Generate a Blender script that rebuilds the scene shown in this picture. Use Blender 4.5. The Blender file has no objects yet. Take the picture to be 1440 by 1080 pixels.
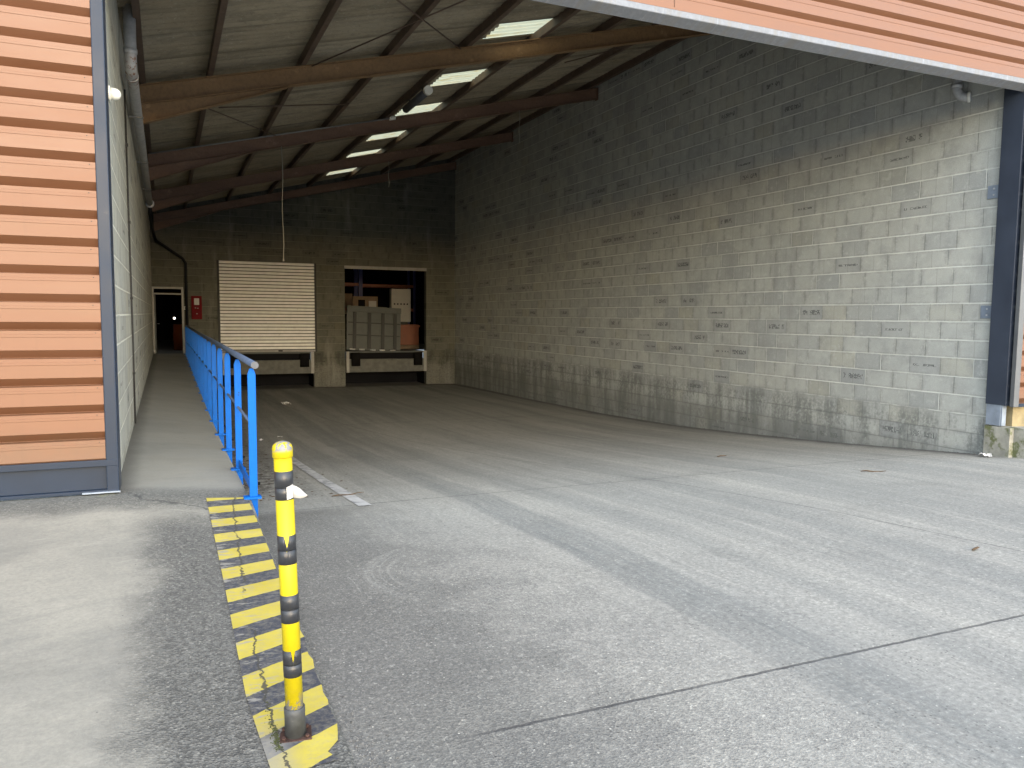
import bpy, bmesh, math, random
from mathutils import Vector, Matrix
random.seed(7)
R = math.radians
sc = bpy.context.scene
COL = sc.collection

# ------------------------------------------------------------------ node helper
class Mat:
    def __init__(s, name):
        s.m = bpy.data.materials.new(name); s.m.use_nodes = True
        s.nt = s.m.node_tree; s.nt.nodes.clear()
        s.out = s.nt.nodes.new('ShaderNodeOutputMaterial')
        s.b = s.nt.nodes.new('ShaderNodeBsdfPrincipled')
        s.nt.links.new(s.b.outputs[0], s.out.inputs[0])
        s.tc = s.nt.nodes.new('ShaderNodeTexCoord')
        s.obj = s.tc.outputs['Object']
        g = s.nt.nodes.new('ShaderNodeNewGeometry'); s.pos = g.outputs['Position']
    def put(s, sock, v):
        if hasattr(v, 'is_linked'): s.nt.links.new(v, sock)
        elif isinstance(v, (tuple, list)) and len(v) == 3 and sock.type == 'RGBA': sock.default_value = (*v, 1)
        else: sock.default_value = v
    def math(s, op, a, b=0.0, c=0.0, clamp=False):
        n = s.nt.nodes.new('ShaderNodeMath'); n.operation = op; n.use_clamp = clamp
        for i, v in enumerate((a, b, c)): s.put(n.inputs[i], v)
        return n.outputs[0]
    def add(s, a, b): return s.math('ADD', a, b)
    def sub(s, a, b): return s.math('SUBTRACT', a, b)
    def mul(s, a, b): return s.math('MULTIPLY', a, b)
    def sep(s, v):
        n = s.nt.nodes.new('ShaderNodeSeparateXYZ'); s.put(n.inputs[0], v); return n.outputs
    def comb(s, x, y, z=0.0):
        n = s.nt.nodes.new('ShaderNodeCombineXYZ')
        for i, v in enumerate((x, y, z)): s.put(n.inputs[i], v)
        return n.outputs[0]
    def scale(s, v, sx, sy, sz):
        n = s.nt.nodes.new('ShaderNodeVectorMath'); n.operation = 'MULTIPLY'; s.put(n.inputs[0], v); n.inputs[1].default_value = (sx, sy, sz); return n.outputs[0]
    def noise(s, v, sc_=1.0, det=4.0, rough=.55, dist=0.0):
        n = s.nt.nodes.new('ShaderNodeTexNoise'); s.put(n.inputs['Vector'], v)
        n.inputs['Scale'].default_value = sc_; n.inputs['Detail'].default_value = det; n.inputs['Roughness'].default_value = rough; n.inputs['Distortion'].default_value = dist
        return n.outputs[0]
    def white(s, v):
        n = s.nt.nodes.new('ShaderNodeTexWhiteNoise'); n.noise_dimensions = '3D'; s.put(n.inputs['Vector'], v); return n.outputs['Value'], n.outputs['Color']
    def voro(s, v, sc_=1.0, feature='F1', rnd=1.0):
        n = s.nt.nodes.new('ShaderNodeTexVoronoi'); n.feature = feature; s.put(n.inputs['Vector'], v); n.inputs['Scale'].default_value = sc_
        n.inputs['Randomness'].default_value = rnd
        return n.outputs
    def ss(s, v, a, b):      # smooth ramp a..b -> 0..1 (a may exceed b)
        n = s.nt.nodes.new('ShaderNodeMapRange'); n.interpolation_type = 'SMOOTHSTEP'; s.put(n.inputs[0], v)
        if a < b: vals = (a, b, 0., 1.)
        else: vals = (b, a, 1., 0.)
        for i, x in enumerate(vals): n.inputs[i + 1].default_value = x
        return n.outputs[0]
    def lin(s, v, a, b, c, d):
        n = s.nt.nodes.new('ShaderNodeMapRange'); s.put(n.inputs[0], v)
        for i, x in enumerate((a, b, c, d)): n.inputs[i + 1].default_value = x
        return n.outputs[0]
    def mix(s, f, a, b, mode='MIX'):
        n = s.nt.nodes.new('ShaderNodeMix'); n.data_type = 'RGBA'; n.blend_type = mode
        s.put(n.inputs[0], f); s.put(n.inputs[6], a); s.put(n.inputs[7], b); return n.outputs[2]
    def bump(s, h, strength=.3, dist=.01):
        n = s.nt.nodes.new('ShaderNodeBump'); s.put(n.inputs['Height'], h); n.inputs['Strength'].default_value = strength; n.inputs['Distance'].default_value = dist
        s.nt.links.new(n.outputs[0], s.b.inputs['Normal'])
    def done(s, color, rough=.8, metal=0.0, spec=.4):
        s.put(s.b.inputs['Base Color'], color); s.put(s.b.inputs['Roughness'], rough); s.put(s.b.inputs['Metallic'], metal); s.b.inputs['Specular IOR Level'].default_value = spec
        return s.m

def simple(name, col, rough=.6, metal=0., var=.12, vs=6., bump=0., dirt=None, spec=.4):
    m = Mat(name)
    n = m.noise(m.pos, vs, 5.)
    c = m.mix(m.lin(n, .3, .7, 0., 1.), tuple(x * (1 - var) for x in col), tuple(min(1, x * (1 + var)) for x in col))
    if dirt:
        d = m.ss(m.noise(m.pos, dirt[1], 6., .65), dirt[2], dirt[2] + .12)
        c = m.mix(d, c, dirt[0])
    if bump: m.bump(m.noise(m.pos, vs * 6, 4.), bump, .004)
    return m.done(c, m.lin(n, .3, .7, rough - .06, min(1, rough + .06)), metal, spec)

# ------------------------------------------------------------------ materials
def block_mat(name, axis, tint=(.95, .98, 1.0)):
    m = Mat(name); o = m.sep(m.pos); u = o[axis]; z = o[2]
    wob = m.sub(m.noise(m.pos, 9., 4., .7), .5)
    v = m.math('DIVIDE', m.sub(m.add(z, m.mul(wob, .009)), .079), .25)
    row = m.math('FLOOR', v); fv = m.math('FRACT', m.add(v, 40.))
    rr, _ = m.white(m.comb(row, 3.1, 7.7))
    off = m.add(m.mul(m.math('MODULO', m.add(row, 40.), 2.), .5), m.mul(m.sub(rr, .5), .34))
    uo = m.add(m.add(m.mul(u, 2.), off), m.mul(wob, .012)); col = m.math('FLOOR', uo); fu = m.math('FRACT', m.add(uo, 40.))
    ra, rc = m.white(m.comb(col, row, .5)); rs = m.sep(rc)
    rb, _ = m.white(m.comb(col, row, 9.5))
    big = m.noise(m.pos, .5, 3.); mid = m.noise(m.pos, 3.2, 5., .62); fine = m.noise(m.pos, 70., 3., .7); grit = m.noise(m.pos, 22., 4., .7)
    a = m.mix(m.ss(big, .35, .65), (.46, .46, .425), (.515, .50, .44))
    a = m.mix(m.lin(ra, 0, 1, 0., .8), a, (.55, .54, .48))
    a = m.mix(m.mul(m.ss(rs[0], .7, .95), .55), a, (.32, .327, .32))        # cool grey blocks
    a = m.mix(m.mul(m.ss(rs[1], .86, .98), .5), a, (.46, .425, .315))       # sandy blocks
    a = m.mix(m.lin(mid, .3, .72, 0., .5), a, (.28, .277, .255))
    a = m.mix(m.mul(m.ss(grit, .52, .68), .4), a, (.48, .47, .43))
    a = m.mix(m.lin(fine, .35, .65, .0, .18), a, (.12, .115, .105))
    ed = m.math('MAXIMUM', m.ss(m.math('ABSOLUTE', m.sub(m.math('FRACT', m.add(fu, .5)), .5)), .16, .0), m.mul(m.ss(m.math('ABSOLUTE', m.sub(m.math('FRACT', m.add(fv, .5)), .5)), .2, .03), .8))
    blot = m.noise(m.pos, 7.5, 5., .7)
    a = m.mix(m.mul(m.mul(ed, m.ss(blot, .38, .62)), .55), a, (.21, .208, .19))
    a = m.mix(m.mul(m.ss(blot, .54, .68), .35), a, (.56, .55, .50)); a = m.mix(m.mul(m.ss(m.noise(m.pos, 1.7, 5., .7), .52, .7), .4), a, (.27, .272, .255))
    # stamped maker's marks: rows of small dark glyphs
    stamped = m.mul(m.math('LESS_THAN', rb, .125), 1.0)
    kind = m.math('GREATER_THAN', rs[2], .5)
    a = m.mix(m.mul(stamped, .32), a, (.27, .272, .268))
    inu = m.mul(m.ss(fu, .10, .13), m.ss(fu, .90, .86))
    line1 = m.mul(m.ss(fv, .42, .45), m.ss(fv, .58, .55))
    tall = m.mul(m.ss(fv, .34, .37), m.ss(fv, .69, .66))
    gl = m.math('FLOOR', m.mul(fu, 26.)); gv = m.math('FLOOR', m.mul(fv, 13.))
    g1, _ = m.white(m.comb(gl, m.add(gv, m.mul(col, 3.)), row)); g2, _ = m.white(m.comb(m.math('FLOOR', m.mul(fu, 9.)), col, row))
    gapx = m.ss(m.math('FRACT', m.mul(fu, 26.)), .95, .75)
    glyph = m.mul(m.mul(m.math('GREATER_THAN', g1, .34), m.math('GREATER_THAN', g2, .13)), gapx)
    zone = m.add(m.mul(kind, line1), m.mul(m.sub(1., kind), tall))
    stamp = m.mul(m.mul(stamped, glyph), m.mul(inu, zone))
    a = m.mix(m.mul(stamp, m.lin(grit, .3, .65, .9, .5)), a, (.05, .05, .052))
    # joints
    low = m.ss(m.add(z, m.mul(m.sub(mid, .5), .35)), .42, .2)
    dv = m.math('ABSOLUTE', m.sub(m.math('FRACT', m.add(fv, .5)), .5))
    hj = m.ss(dv, .043, .024)
    hs = m.mul(m.ss(m.noise(m.comb(m.mul(u, .55), m.mul(row, 7.3), 0.), 1.4, 4., .6), .34, .56), m.lin(low, 0, 1, 1., .12))
    du = m.math('ABSOLUTE', m.sub(m.math('FRACT', m.add(fu, .5)), .5))
    vj = m.ss(du, .021, .011)
    dh = m.math('ABSOLUTE', m.sub(fu, .5)); vh = m.mul(m.ss(dh, .02, .006), m.math('GREATER_THAN', rs[1], .45))
    a = m.mix(m.mul(m.mul(vj, m.ss(mid, .35, .55)), m.lin(rs[2], 0, 1, .08, .5)), a, (.15, .145, .13))
    a = m.mix(m.mul(vh, .22), a, (.14, .135, .12))
    wv = m.mul(vj, m.math('GREATER_THAN', m.sep(rc)[0], .9))
    pale = m.mix(grit, (.62, .61, .545), (.76, .745, .67))
    a = m.mix(m.mul(hj, m.lin(hs, 0, 1, .12, .95)), a, pale)
    a = m.mix(m.mul(m.mul(wv, m.sub(1., low)), .9), a, pale)
    a = m.mix(m.mul(m.mul(hj, low), .55), a, (.12, .118, .11))
    # damp and dirt at the foot, old runs down the face
    st = m.noise(m.comb(m.mul(u, 2.6), m.mul(z, .35), 1.), 1.6, 5., .6)
    a = m.mix(m.mul(low, m.mul(m.ss(m.add(st, m.mul(m.sub(grit, .5), .6)), .36, .66), .8)), a, (.16, .163, .148))
    a = m.mix(m.mul(m.ss(st, .6, .78), .3), a, (.24, .235, .215))
    a = m.mix(m.mul(low, m.mul(m.ss(m.noise(m.pos, 5., 6., .7), .58, .66), .6)), a, (.42, .42, .38))
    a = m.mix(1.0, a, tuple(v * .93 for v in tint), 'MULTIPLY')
    base = m.ss(m.add(z, m.mul(m.sub(mid, .5), .5)), -.02, -.35); a = m.mix(m.mul(base, m.lin(grit, .35, .6, .75, .3)), a, (.15, .148, .13))
    wash = m.noise(m.comb(m.mul(u, 1.2), m.mul(z, .18), 4.), 1.3, 6., .65); a = m.mix(m.mul(m.ss(wash, .55, .72), .35), a, (.24, .238, .222))
    joint = m.math('MAXIMUM', m.mul(hj, .3), vj)
    hgt = m.add(m.mul(m.sub(1., joint), .6), m.add(m.mul(fine, .25), m.mul(grit, .35)))
    m.bump(hgt, .55, .012)
    return m.done(a, .92, 0., .2)

def line_mask(m, v, c, hw, soft=.004): return m.ss(m.math('ABSOLUTE', m.sub(v, c)), hw + soft, hw)

def yard_mat():
    m = Mat('yard_concrete'); o = m.sep(m.pos); x = o[0]; y = o[1]
    wob = m.sub(m.noise(m.pos, .7, 3.), .5)
    xs = m.add(x, m.add(m.mul(wob, .16), m.mul(m.math('MAXIMUM', m.sub(7., y), 0.), m.mul(m.math('MAXIMUM', m.sub(x, 4.), 0.), .018))))
    s1 = m.noise(m.comb(m.mul(xs, 2.2), m.mul(y, .11), 0.), 1., 6., .62)
    s2 = m.noise(m.comb(m.mul(xs, 9.), m.mul(y, .35), 4.), 1., 5., .6)
    s3 = m.noise(m.comb(m.mul(xs, 34.), m.mul(y, 1.1), 8.), 1., 3., .6)
    big = m.noise(m.pos, .45, 4., .55); mid = m.noise(m.pos, 2.6, 6., .65); fine = m.noise(m.pos, 38., 4., .75); spec = m.noise(m.pos, 120., 2., .7)
    a = m.mix(m.ss(s1, .34, .66), (.37, .38, .38), (.50, .50, .485))
    a = m.mix(m.mul(m.ss(s2, .5, .72), .5), a, (.31, .32, .328))
    a = m.mix(m.mul(m.ss(s2, .48, .28), .45), a, (.60, .60, .58))
    a = m.mix(m.mul(m.ss(s3, .56, .7), .3), a, (.20, .205, .21))
    a = m.mix(m.mul(m.ss(s3, .42, .3), .24), a, (.55, .55, .53))
    # tyre tracks that run into the bay
    tm = 0.0
    def track(c, w, k, col=(.27, .285, .295)):
        nonlocal a, tm
        t = m.ss(m.math('ABSOLUTE', m.sub(xs, c)), w, w * .75)
        t = m.mul(t, m.mul(m.lin(s2, .3, .65, 1., .2), m.lin(s3, .35, .65, 1., .4)))
        a = m.mix(m.mul(t, k), a, col); tm = m.add(tm, m.mul(t, k))
    track(2.76, .24, .95); track(4.9, .22, .55); track(6.6, .3, .5); track(8.2, .35, .45); track(3.6, .18, .35); track(1.3, .2, .3)
    # dirty deep floor, painted darker for weak light, dirt washed to the ramp wall
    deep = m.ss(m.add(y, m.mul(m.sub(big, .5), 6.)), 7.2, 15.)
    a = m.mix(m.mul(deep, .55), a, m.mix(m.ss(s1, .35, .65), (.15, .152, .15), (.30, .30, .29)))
    dirt = m.mul(m.ss(m.add(x, m.mul(m.sub(mid, .5), 1.2)), 1.75, 1.0), m.ss(y, 8.0, 9.5))
    a = m.mix(m.mul(dirt, m.ss(m.noise(m.pos, 9., 6., .7), .42, .56)), a, (.06, .052, .045))
    # worn exposed-aggregate slab nearest the camera
    agg = m.mul(m.ss(m.add(x, m.mul(m.sub(mid, .5), 1.3)), 3.0, 1.9), m.ss(m.add(y, m.mul(m.sub(big, .5), 1.5)), 6.9, 4.6))
    dark = m.mul(m.ss(m.add(x, m.mul(m.sub(mid, .5), 1.1)), 2.15, .95), m.ss(y, 7.5, 7.2))
    st = m.voro(m.pos, 100.); stv = m.sep(st['Color'])
    stone = m.mix(m.ss(stv[0], .1, .9), (.20, .202, .205), (.43, .425, .41)); stone = m.mix(m.ss(stv[1], .955, .985), stone, (.66, .65, .62))
    base = m.mix(m.ss(mid, .35, .65), (.34, .343, .34), (.54, .535, .51))
    a = m.mix(m.mul(agg, .95), a, m.mix(.5, base, stone))
    a = m.mix(m.mul(dark, .92), a, m.mix(.45, (.15, .152, .155), stone))
    # light scrub marks left by turning wheels
    r = m.math('SQRT', m.add(m.math('POWER', m.sub(x, 1.95), 2.), m.math('POWER', m.sub(y, 4.75), 2.)))
    ring = m.mul(m.ss(m.math('ABSOLUTE', m.sub(r, .72)), .26, .08), m.mul(m.mul(m.ss(x, 1.62, 1.3), m.ss(y, 4.2, 4.7)), m.ss(m.noise(m.comb(m.mul(r, 30.), m.mul(x, 1.), 0.), 1., 3.), .46, .6)))
    a = m.mix(m.mul(ring, .35), a, (.60, .60, .58))
    scr = m.noise(m.comb(m.mul(xs, 60.), m.mul(y, .9), 3.), 1., 3., .7); scm = m.ss(s2, .4, .62)
    a = m.mix(m.mul(m.mul(m.ss(scr, .6, .68), scm), .4), a, (.72, .72, .70)); a = m.mix(m.mul(m.mul(m.ss(scr, .4, .3), scm), .3), a, (.2, .2, .2))
    cr = m.noise(m.comb(m.mul(m.add(x, m.mul(y, .8)), 3.), m.mul(m.sub(y, m.mul(x, .5)), 9.), 7.), 1., 5., .7); a = m.mix(m.mul(m.ss(cr, .56, .7), .3), a, (.24, .245, .245))
    a = m.mix(m.lin(fine, .38, .66, 0., .6), a, (.16, .162, .162))
    a = m.mix(m.mul(m.ss(fine, .42, .32), .45), a, (.66, .66, .63))
    pit = m.voro(m.pos, 46.); pv = m.sep(pit['Color']); pm = m.mul(m.ss(pit['Distance'], .30, .16), m.math('GREATER_THAN', pv[0], .66))
    a = m.mix(m.mul(pm, m.lin(mid, .35, .6, .75, .25)), a, (.075, .075, .075))
    a = m.mix(m.mul(m.mul(m.ss(pit['Distance'], .26, .14), m.math('GREATER_THAN', pv[1], .93)), .8), a, (.78, .77, .73))
    a = m.mix(m.mul(m.ss(spec, .58, .7), .45), a, (.62, .62, .6))
    sp = m.noise(m.pos, 16., 3., .8); a = m.mix(m.mul(m.ss(sp, .70, .76), .75), a, (.06, .06, .06))
    a = m.mix(1.0, a, (.69, .675, .61), 'MULTIPLY')
    a = m.mix(m.mul(m.math('MINIMUM', tm, 1.), .8), a, m.mix(1.0, a, (.72, .75, .77), 'MULTIPLY'))
    a = m.mix(m.mul(dark, m.lin(big, .35, .6, .9, .4)), a, m.mix(1.0, a, (.80, .795, .785), 'MULTIPLY'))
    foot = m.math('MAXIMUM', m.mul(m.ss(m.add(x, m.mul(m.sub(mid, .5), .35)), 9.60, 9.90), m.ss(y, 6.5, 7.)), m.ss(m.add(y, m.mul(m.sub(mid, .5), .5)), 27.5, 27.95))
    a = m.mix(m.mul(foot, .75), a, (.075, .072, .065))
    blo = m.noise(m.pos, 1.3, 6., .7); a = m.mix(m.mul(m.ss(blo, .52, .68), .5), a, m.mix(1.0, a, (.76, .765, .77), 'MULTIPLY')); a = m.mix(m.mul(m.ss(blo, .44, .3), .4), a, m.mix(1.0, a, (1.22, 1.215, 1.19), 'MULTIPLY'))
    a = m.mix(m.ss(m.add(y, m.mul(m.sub(big, .5), 2.)), 1.2, -1.5), a, m.mix(m.ss(mid, .35, .65), (.50, .495, .47), (.62, .61, .58)))   # unseen forecourt, paled to bounce light into the bay
    # joints sawn in the slab
    jw = m.sub(m.noise(m.pos, 14., 4., .7), .5)
    yj = m.add(y, m.mul(jw, .02)); xj = m.add(x, m.mul(jw, .02))
    far = m.ss(x, .95, 1.15)
    j = m.math('MAXIMUM', m.mul(line_mask(m, yj, 2.70, .007), far), line_mask(m, yj, 7.42, .007))
    j = m.math('MAXIMUM', j, m.mul(line_mask(m, m.add(xj, m.mul(y, .14)), 5.97, .006), .75))
    j = m.math('MAXIMUM', j, m.mul(line_mask(m, yj, 17.2, .012), .8))
    a = m.mix(m.mul(j, m.lin(mid, .3, .6, .95, .6)), a, (.045, .045, .045))
    h = m.add(m.mul(m.sub(1., j), .8), m.add(m.mul(fine, .35), m.mul(m.mul(st['Distance'], m.math('MAXIMUM', agg, dark)), .8)))
    m.bump(h, .35, .008)
    return m.done(a, m.lin(s2, .3, .7, .78, .95), 0., .3)

def apron_mat():
    m = Mat('apron_concrete'); o = m.sep(m.pos); x = o[0]; y = o[1]
    big = m.noise(m.pos, .8, 4., .6); mid = m.noise(m.pos, 3., 6., .65); fine = m.noise(m.pos, 45., 4., .75); spec = m.noise(m.pos, 130., 2., .7)
    sw = m.noise(m.comb(m.mul(m.add(x, m.mul(y, .5)), 1.5), m.mul(m.sub(y, m.mul(x, .4)), 6.), 2.), 1., 6., .65)
    a = m.mix(m.ss(big, .35, .65), (.37, .365, .345), (.49, .475, .435))
    a = m.mix(m.mul(m.ss(sw, .5, .72), .45), a, (.28, .28, .275))
    a = m.mix(m.mul(m.ss(sw, .45, .3), .4), a, (.57, .555, .515))
    # scaled, gravelly band beside the painted edge and along the wall foot
    e1 = m.add(x, m.mul(m.sub(mid, .5), .5))
    g1 = m.mul(m.ss(e1, -.32, .02), m.ss(m.add(y, m.mul(m.sub(mid, .5), .8)), 6.3, 5.6))
    g2 = m.mul(m.ss(m.add(y, m.mul(m.sub(mid, .5), .5)), 5.95, 6.3), m.ss(y, 6.9, 6.7))
    g = m.math('MAXIMUM', g1, m.mul(g2, .85))
    st = m.voro(m.pos, 95.); sv = m.sep(st['Color'])
    stone = m.mix(m.ss(sv[0], .05, .95), (.10, .102, .105), (.34, .34, .335)); stone = m.mix(m.ss(sv[1], .93, .98), stone, (.56, .555, .53))
    stone = m.mix(m.lin(mid, .3, .7, .05, .4), stone, (.235, .237, .235))
    a = m.mix(m.mul(g, .9), a, stone)
    a = m.mix(m.lin(fine, .35, .7, 0., .35), a, (.17, .17, .165))
    a = m.mix(m.mul(m.ss(spec, .62, .74), .35), a, (.62, .61, .58))
    a = m.mix(1.0, a, (.575, .568, .515), 'MULTIPLY')
    a = m.mix(m.mul(g, .9), a, m.mix(1.0, a, (.74, .745, .755), 'MULTIPLY')); blo = m.noise(m.scale(m.pos, 1., 1.6, 1.), 2.2, 6., .7, .5); a = m.mix(m.mul(m.ss(blo, .52, .68), .5), a, m.mix(1.0, a, (.76, .765, .77), 'MULTIPLY')); a = m.mix(m.mul(m.ss(blo, .44, .3), .4), a, m.mix(1.0, a, (1.18, 1.17, 1.14), 'MULTIPLY'))
    a = m.mix(m.ss(m.add(y, m.mul(m.sub(big, .5), 2.)), 1.2, -1.5), a, m.mix(m.ss(mid, .35, .65), (.50, .495, .47), (.62, .61, .58)))  # unseen slab behind the camera, made paler to throw light indoors
    # wandering crack from the corner of the wall to the painted edge
    cy = m.add(m.add(6.62, m.mul(m.add(x, .35), -.9)), m.mul(m.sub(m.noise(m.pos, 4., 5., .7), .5), .5))
    ck = m.mul(m.mul(m.ss(m.math('ABSOLUTE', m.sub(y, cy)), .022, .008), m.ss(x, -.4, -.3)), m.ss(x, .3, .24))
    a = m.mix(m.mul(ck, .8), a, (.06, .06, .055))
    pl = m.mul(m.ss(y, 6.5, 6.9), 1.)                                       # the walk behind the facade, trodden grey
    tr = m.noise(m.comb(m.mul(x, 1.4), m.mul(y, 3.), 5.), 1., 6., .7)
    a = m.mix(m.mul(pl, m.lin(tr, .3, .7, .25, .65)), a, (.26, .26, .235))
    edge = m.mul(pl, m.ss(m.add(x, m.mul(m.sub(mid, .5), .12)), -.2, -.37)); a = m.mix(m.mul(edge, .75), a, (.10, .095, .08))
    moss = m.mul(m.ss(m.math('ABSOLUTE', m.sub(y, 6.56)), .09, .03), m.mul(m.ss(m.math('ABSOLUTE', m.sub(x, -.47)), .12, .04), m.ss(mid, .4, .55)))
    a = m.mix(m.mul(moss, .7), a, (.26, .27, .07))
    m.bump(m.add(m.mul(fine, .35), m.add(m.mul(m.mul(st['Distance'], g), 1.4), m.mul(m.sub(1., ck), .8))), .45, .008)
    return m.done(a, .93, 0., .25)

def hazard_mat():
    m = Mat('hazard_paint'); o = m.sep(m.pos); x = o[0]; y = o[1]
    mid = m.noise(m.pos, 5., 6., .65); fine = m.noise(m.pos, 40., 4., .75); sc_ = m.noise(m.scale(m.pos, 9., 30., 1.), 1., 5., .7)
    w = m.mul(m.sub(m.noise(m.pos, 20., 3., .6), .5), .012)
    skew = m.add(.33, m.mul(m.math('MAXIMUM', m.sub(5.6, y), 0.), .085)); t = m.math('FRACT', m.add(m.math('DIVIDE', m.add(m.sub(y, m.mul(m.sub(x, .41), skew)), m.sub(w, .135)), .333), 9.57))
    yel = m.math('LESS_THAN', m.math('ABSOLUTE', m.sub(t, .5)), .262)
    navy = m.mix(m.lin(fine, .3, .7, 0, 1), (.03, .033, .042), (.06, .063, .073))
    gold = m.mix(m.lin(mid, .3, .7, 0, 1), (.35, .285, .035), (.43, .36, .065))
    a = m.mix(yel, navy, gold)
    ll = m.ss(m.add(x, m.mul(m.sub(mid, .5), .12)), .43, .3)
    wear = m.math('MAXIMUM', m.mul(m.ss(sc_, .53, .6), m.lin(ll, 0, 1, .28, .95)), m.mul(m.ss(y, 3.15, 2.85), m.mul(ll, .8)))
    a = m.mix(m.mul(wear, .8), a, m.mix(fine, (.14, .135, .12), (.34, .33, .29)))
    a = m.mix(m.lin(fine, .45, .75, 0., .45), a, (.2, .18, .11))
    cx = m.add(m.add(.345, m.mul(m.math('MAXIMUM', m.sub(y, 4.2), 0.), .045)), m.mul(m.sub(m.noise(m.pos, 7., 5., .7), .5), .12))
    ck = m.ss(m.math('ABSOLUTE', m.sub(x, cx)), .008, .003)
    ck = m.mul(ck, m.ss(m.noise(m.pos, 2.2, 2.), .40, .46))
    a = m.mix(m.mul(ck, .9), a, (.045, .043, .035))
    m.bump(m.add(m.mul(fine, .4), m.sub(1., m.mul(ck, 1.))), .4, .006)
    return m.done(a, .8, 0., .35)

def clad_mat(name='orange_cladding'):
    m = Mat(name); o = m.sep(m.pos)
    band = m.math('FLOOR', m.math('DIVIDE', o[2], .2035)); rb, _ = m.white(m.comb(band, 2., 1.))
    n = m.noise(m.scale(m.pos, .8, .8, 5.), 2., 5., .6); scr = m.noise(m.scale(m.pos, 3., 3., 30.), 2., 5., .7, .6); big = m.noise(m.pos, .7, 3.)
    a = m.mix(m.lin(n, .3, .7, 0, 1), (.134, .060, .030), (.154, .071, .037))
    a = m.mix(m.mul(rb, .35), a, (.158, .077, .045))
    a = m.mix(m.mul(m.ss(scr, .62, .68), .22), a, (.125, .053, .028))
    a = m.mix(m.mul(m.ss(big, .5, .7), .2), a, (.165, .081, .048))
    spl = m.ss(m.add(o[2], m.mul(m.sub(m.noise(m.pos, 6., 6., .7), .5), .5)), .78, .5); a = m.mix(m.mul(spl, .4), a, (.10, .07, .045))
    run = m.noise(m.comb(m.mul(o[0], 9.), m.mul(o[2], .3), 2.), 1., 5., .7); a = m.mix(m.mul(m.ss(run, .58, .74), .18), a, (.08, .042, .024))
    m.bump(m.noise(m.pos, 2.5, 3.), .08, .02)
    return m.done(a, m.lin(n, .3, .7, .42, .55), 0., .4)

def roof_mat():
    m = Mat('fibre_cement_sheet'); o = m.sep(m.pos); x = o[0]; y = o[1]
    sy = m.math('FLOOR', m.math('DIVIDE', m.sub(y, 8.97), .943)); sx = m.math('FLOOR', m.math('DIVIDE', m.sub(x, 1.98), 1.31))
    r, _ = m.white(m.comb(sx, sy, 1.))
    n = m.noise(m.scale(m.pos, 1., 7., 1.), 1.5, 6., .65); f = m.noise(m.pos, 30., 4., .75); b = m.noise(m.pos, .6, 4.)
    a = m.mix(m.lin(r, 0, 1, 0, 1), (.255, .215, .148), (.32, .275, .195))
    a = m.mix(m.mul(m.ss(n, .42, .7), .6), a, (.13, .115, .085))
    a = m.mix(m.mul(m.ss(b, .45, .7), .3), a, (.34, .31, .24))
    a = m.mix(m.mul(m.ss(f, .6, .72), .45), a, (.50, .48, .42))
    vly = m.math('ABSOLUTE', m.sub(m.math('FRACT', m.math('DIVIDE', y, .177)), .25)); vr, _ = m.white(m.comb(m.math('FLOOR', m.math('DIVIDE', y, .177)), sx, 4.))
    a = m.mix(m.mul(m.ss(vly, .22, .04), m.lin(vr, 0, 1, .25, .85)), a, (.085, .075, .056))  # corrugation shade painted into the colour, one dark line per wave
    gr = m.noise(m.scale(m.pos, 5., 14., 5.), 3., 5., .75); a = m.mix(m.mul(m.ss(gr, .52, .68), .5), a, (.14, .122, .09)); a = m.mix(m.mul(m.ss(gr, .42, .3), .4), a, (.46, .43, .36))
    lap = m.ss(m.math('ABSOLUTE', m.sub(m.math('FRACT', m.add(m.math('DIVIDE', m.sub(y, 8.97), .943), .5)), .5)), .045, .012)
    a = m.mix(m.mul(lap, .4), a, (.07, .062, .05))
    m.bump(f, .3, .006)
    return m.done(a, .95, 0., .15)

def beam_mat(name, c1, c2):
    m = Mat(name); n = m.noise(m.scale(m.pos, .6, 4., 3.), 1.5, 5., .6); f = m.noise(m.pos, 25., 4., .7); w = m.noise(m.pos, 3.4, 5., .7)
    a = m.mix(m.lin(n, .3, .7, 0, 1), c1, c2)
    a = m.mix(m.mul(m.ss(w, .6, .7), .4), a, tuple(min(1, v * 1.6 + .03) for v in c2))
    a = m.mix(m.lin(f, .45, .75, 0, .4), a, (.05, .03, .02))
    m.bump(f, .12, .004)
    return m.done(a, .6, 0., .35)

def galva_mat(name='galvanised_steel', streak=False):
    m = Mat(name); v = m.voro(m.pos, 38.); c = m.sep(v['Color'])[0]; n = m.noise(m.pos, 5., 5., .65)
    a = m.mix(m.lin(c, 0, 1, 0, 1), (.36, .375, .39), (.50, .51, .53))
    a = m.mix(m.mul(m.ss(n, .55, .7), .4), a, (.30, .29, .27))
    if streak:
        o = m.sep(m.pos); s = m.noise(m.comb(m.mul(o[0], 17.), m.mul(o[1], 1.2), m.mul(o[2], 1.5)), 1., 4., .7)
        s2 = m.noise(m.comb(m.mul(o[0], 1.3), 0., 3.), 1., 3.)
        a = m.mix(.8, a, (.08, .095, .118)); a = m.mix(m.mul(m.mul(m.ss(s, .44, .62), m.ss(s2, .38, .58)), .7), a, (.15, .148, .14))
        a = m.mix(m.mul(m.ss(s, .42, .32), .3), a, (.3, .31, .32))
    return m.done(a, m.lin(n, .3, .7, .5, .68), .1 if streak else .45, .3 if streak else .5)

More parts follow.
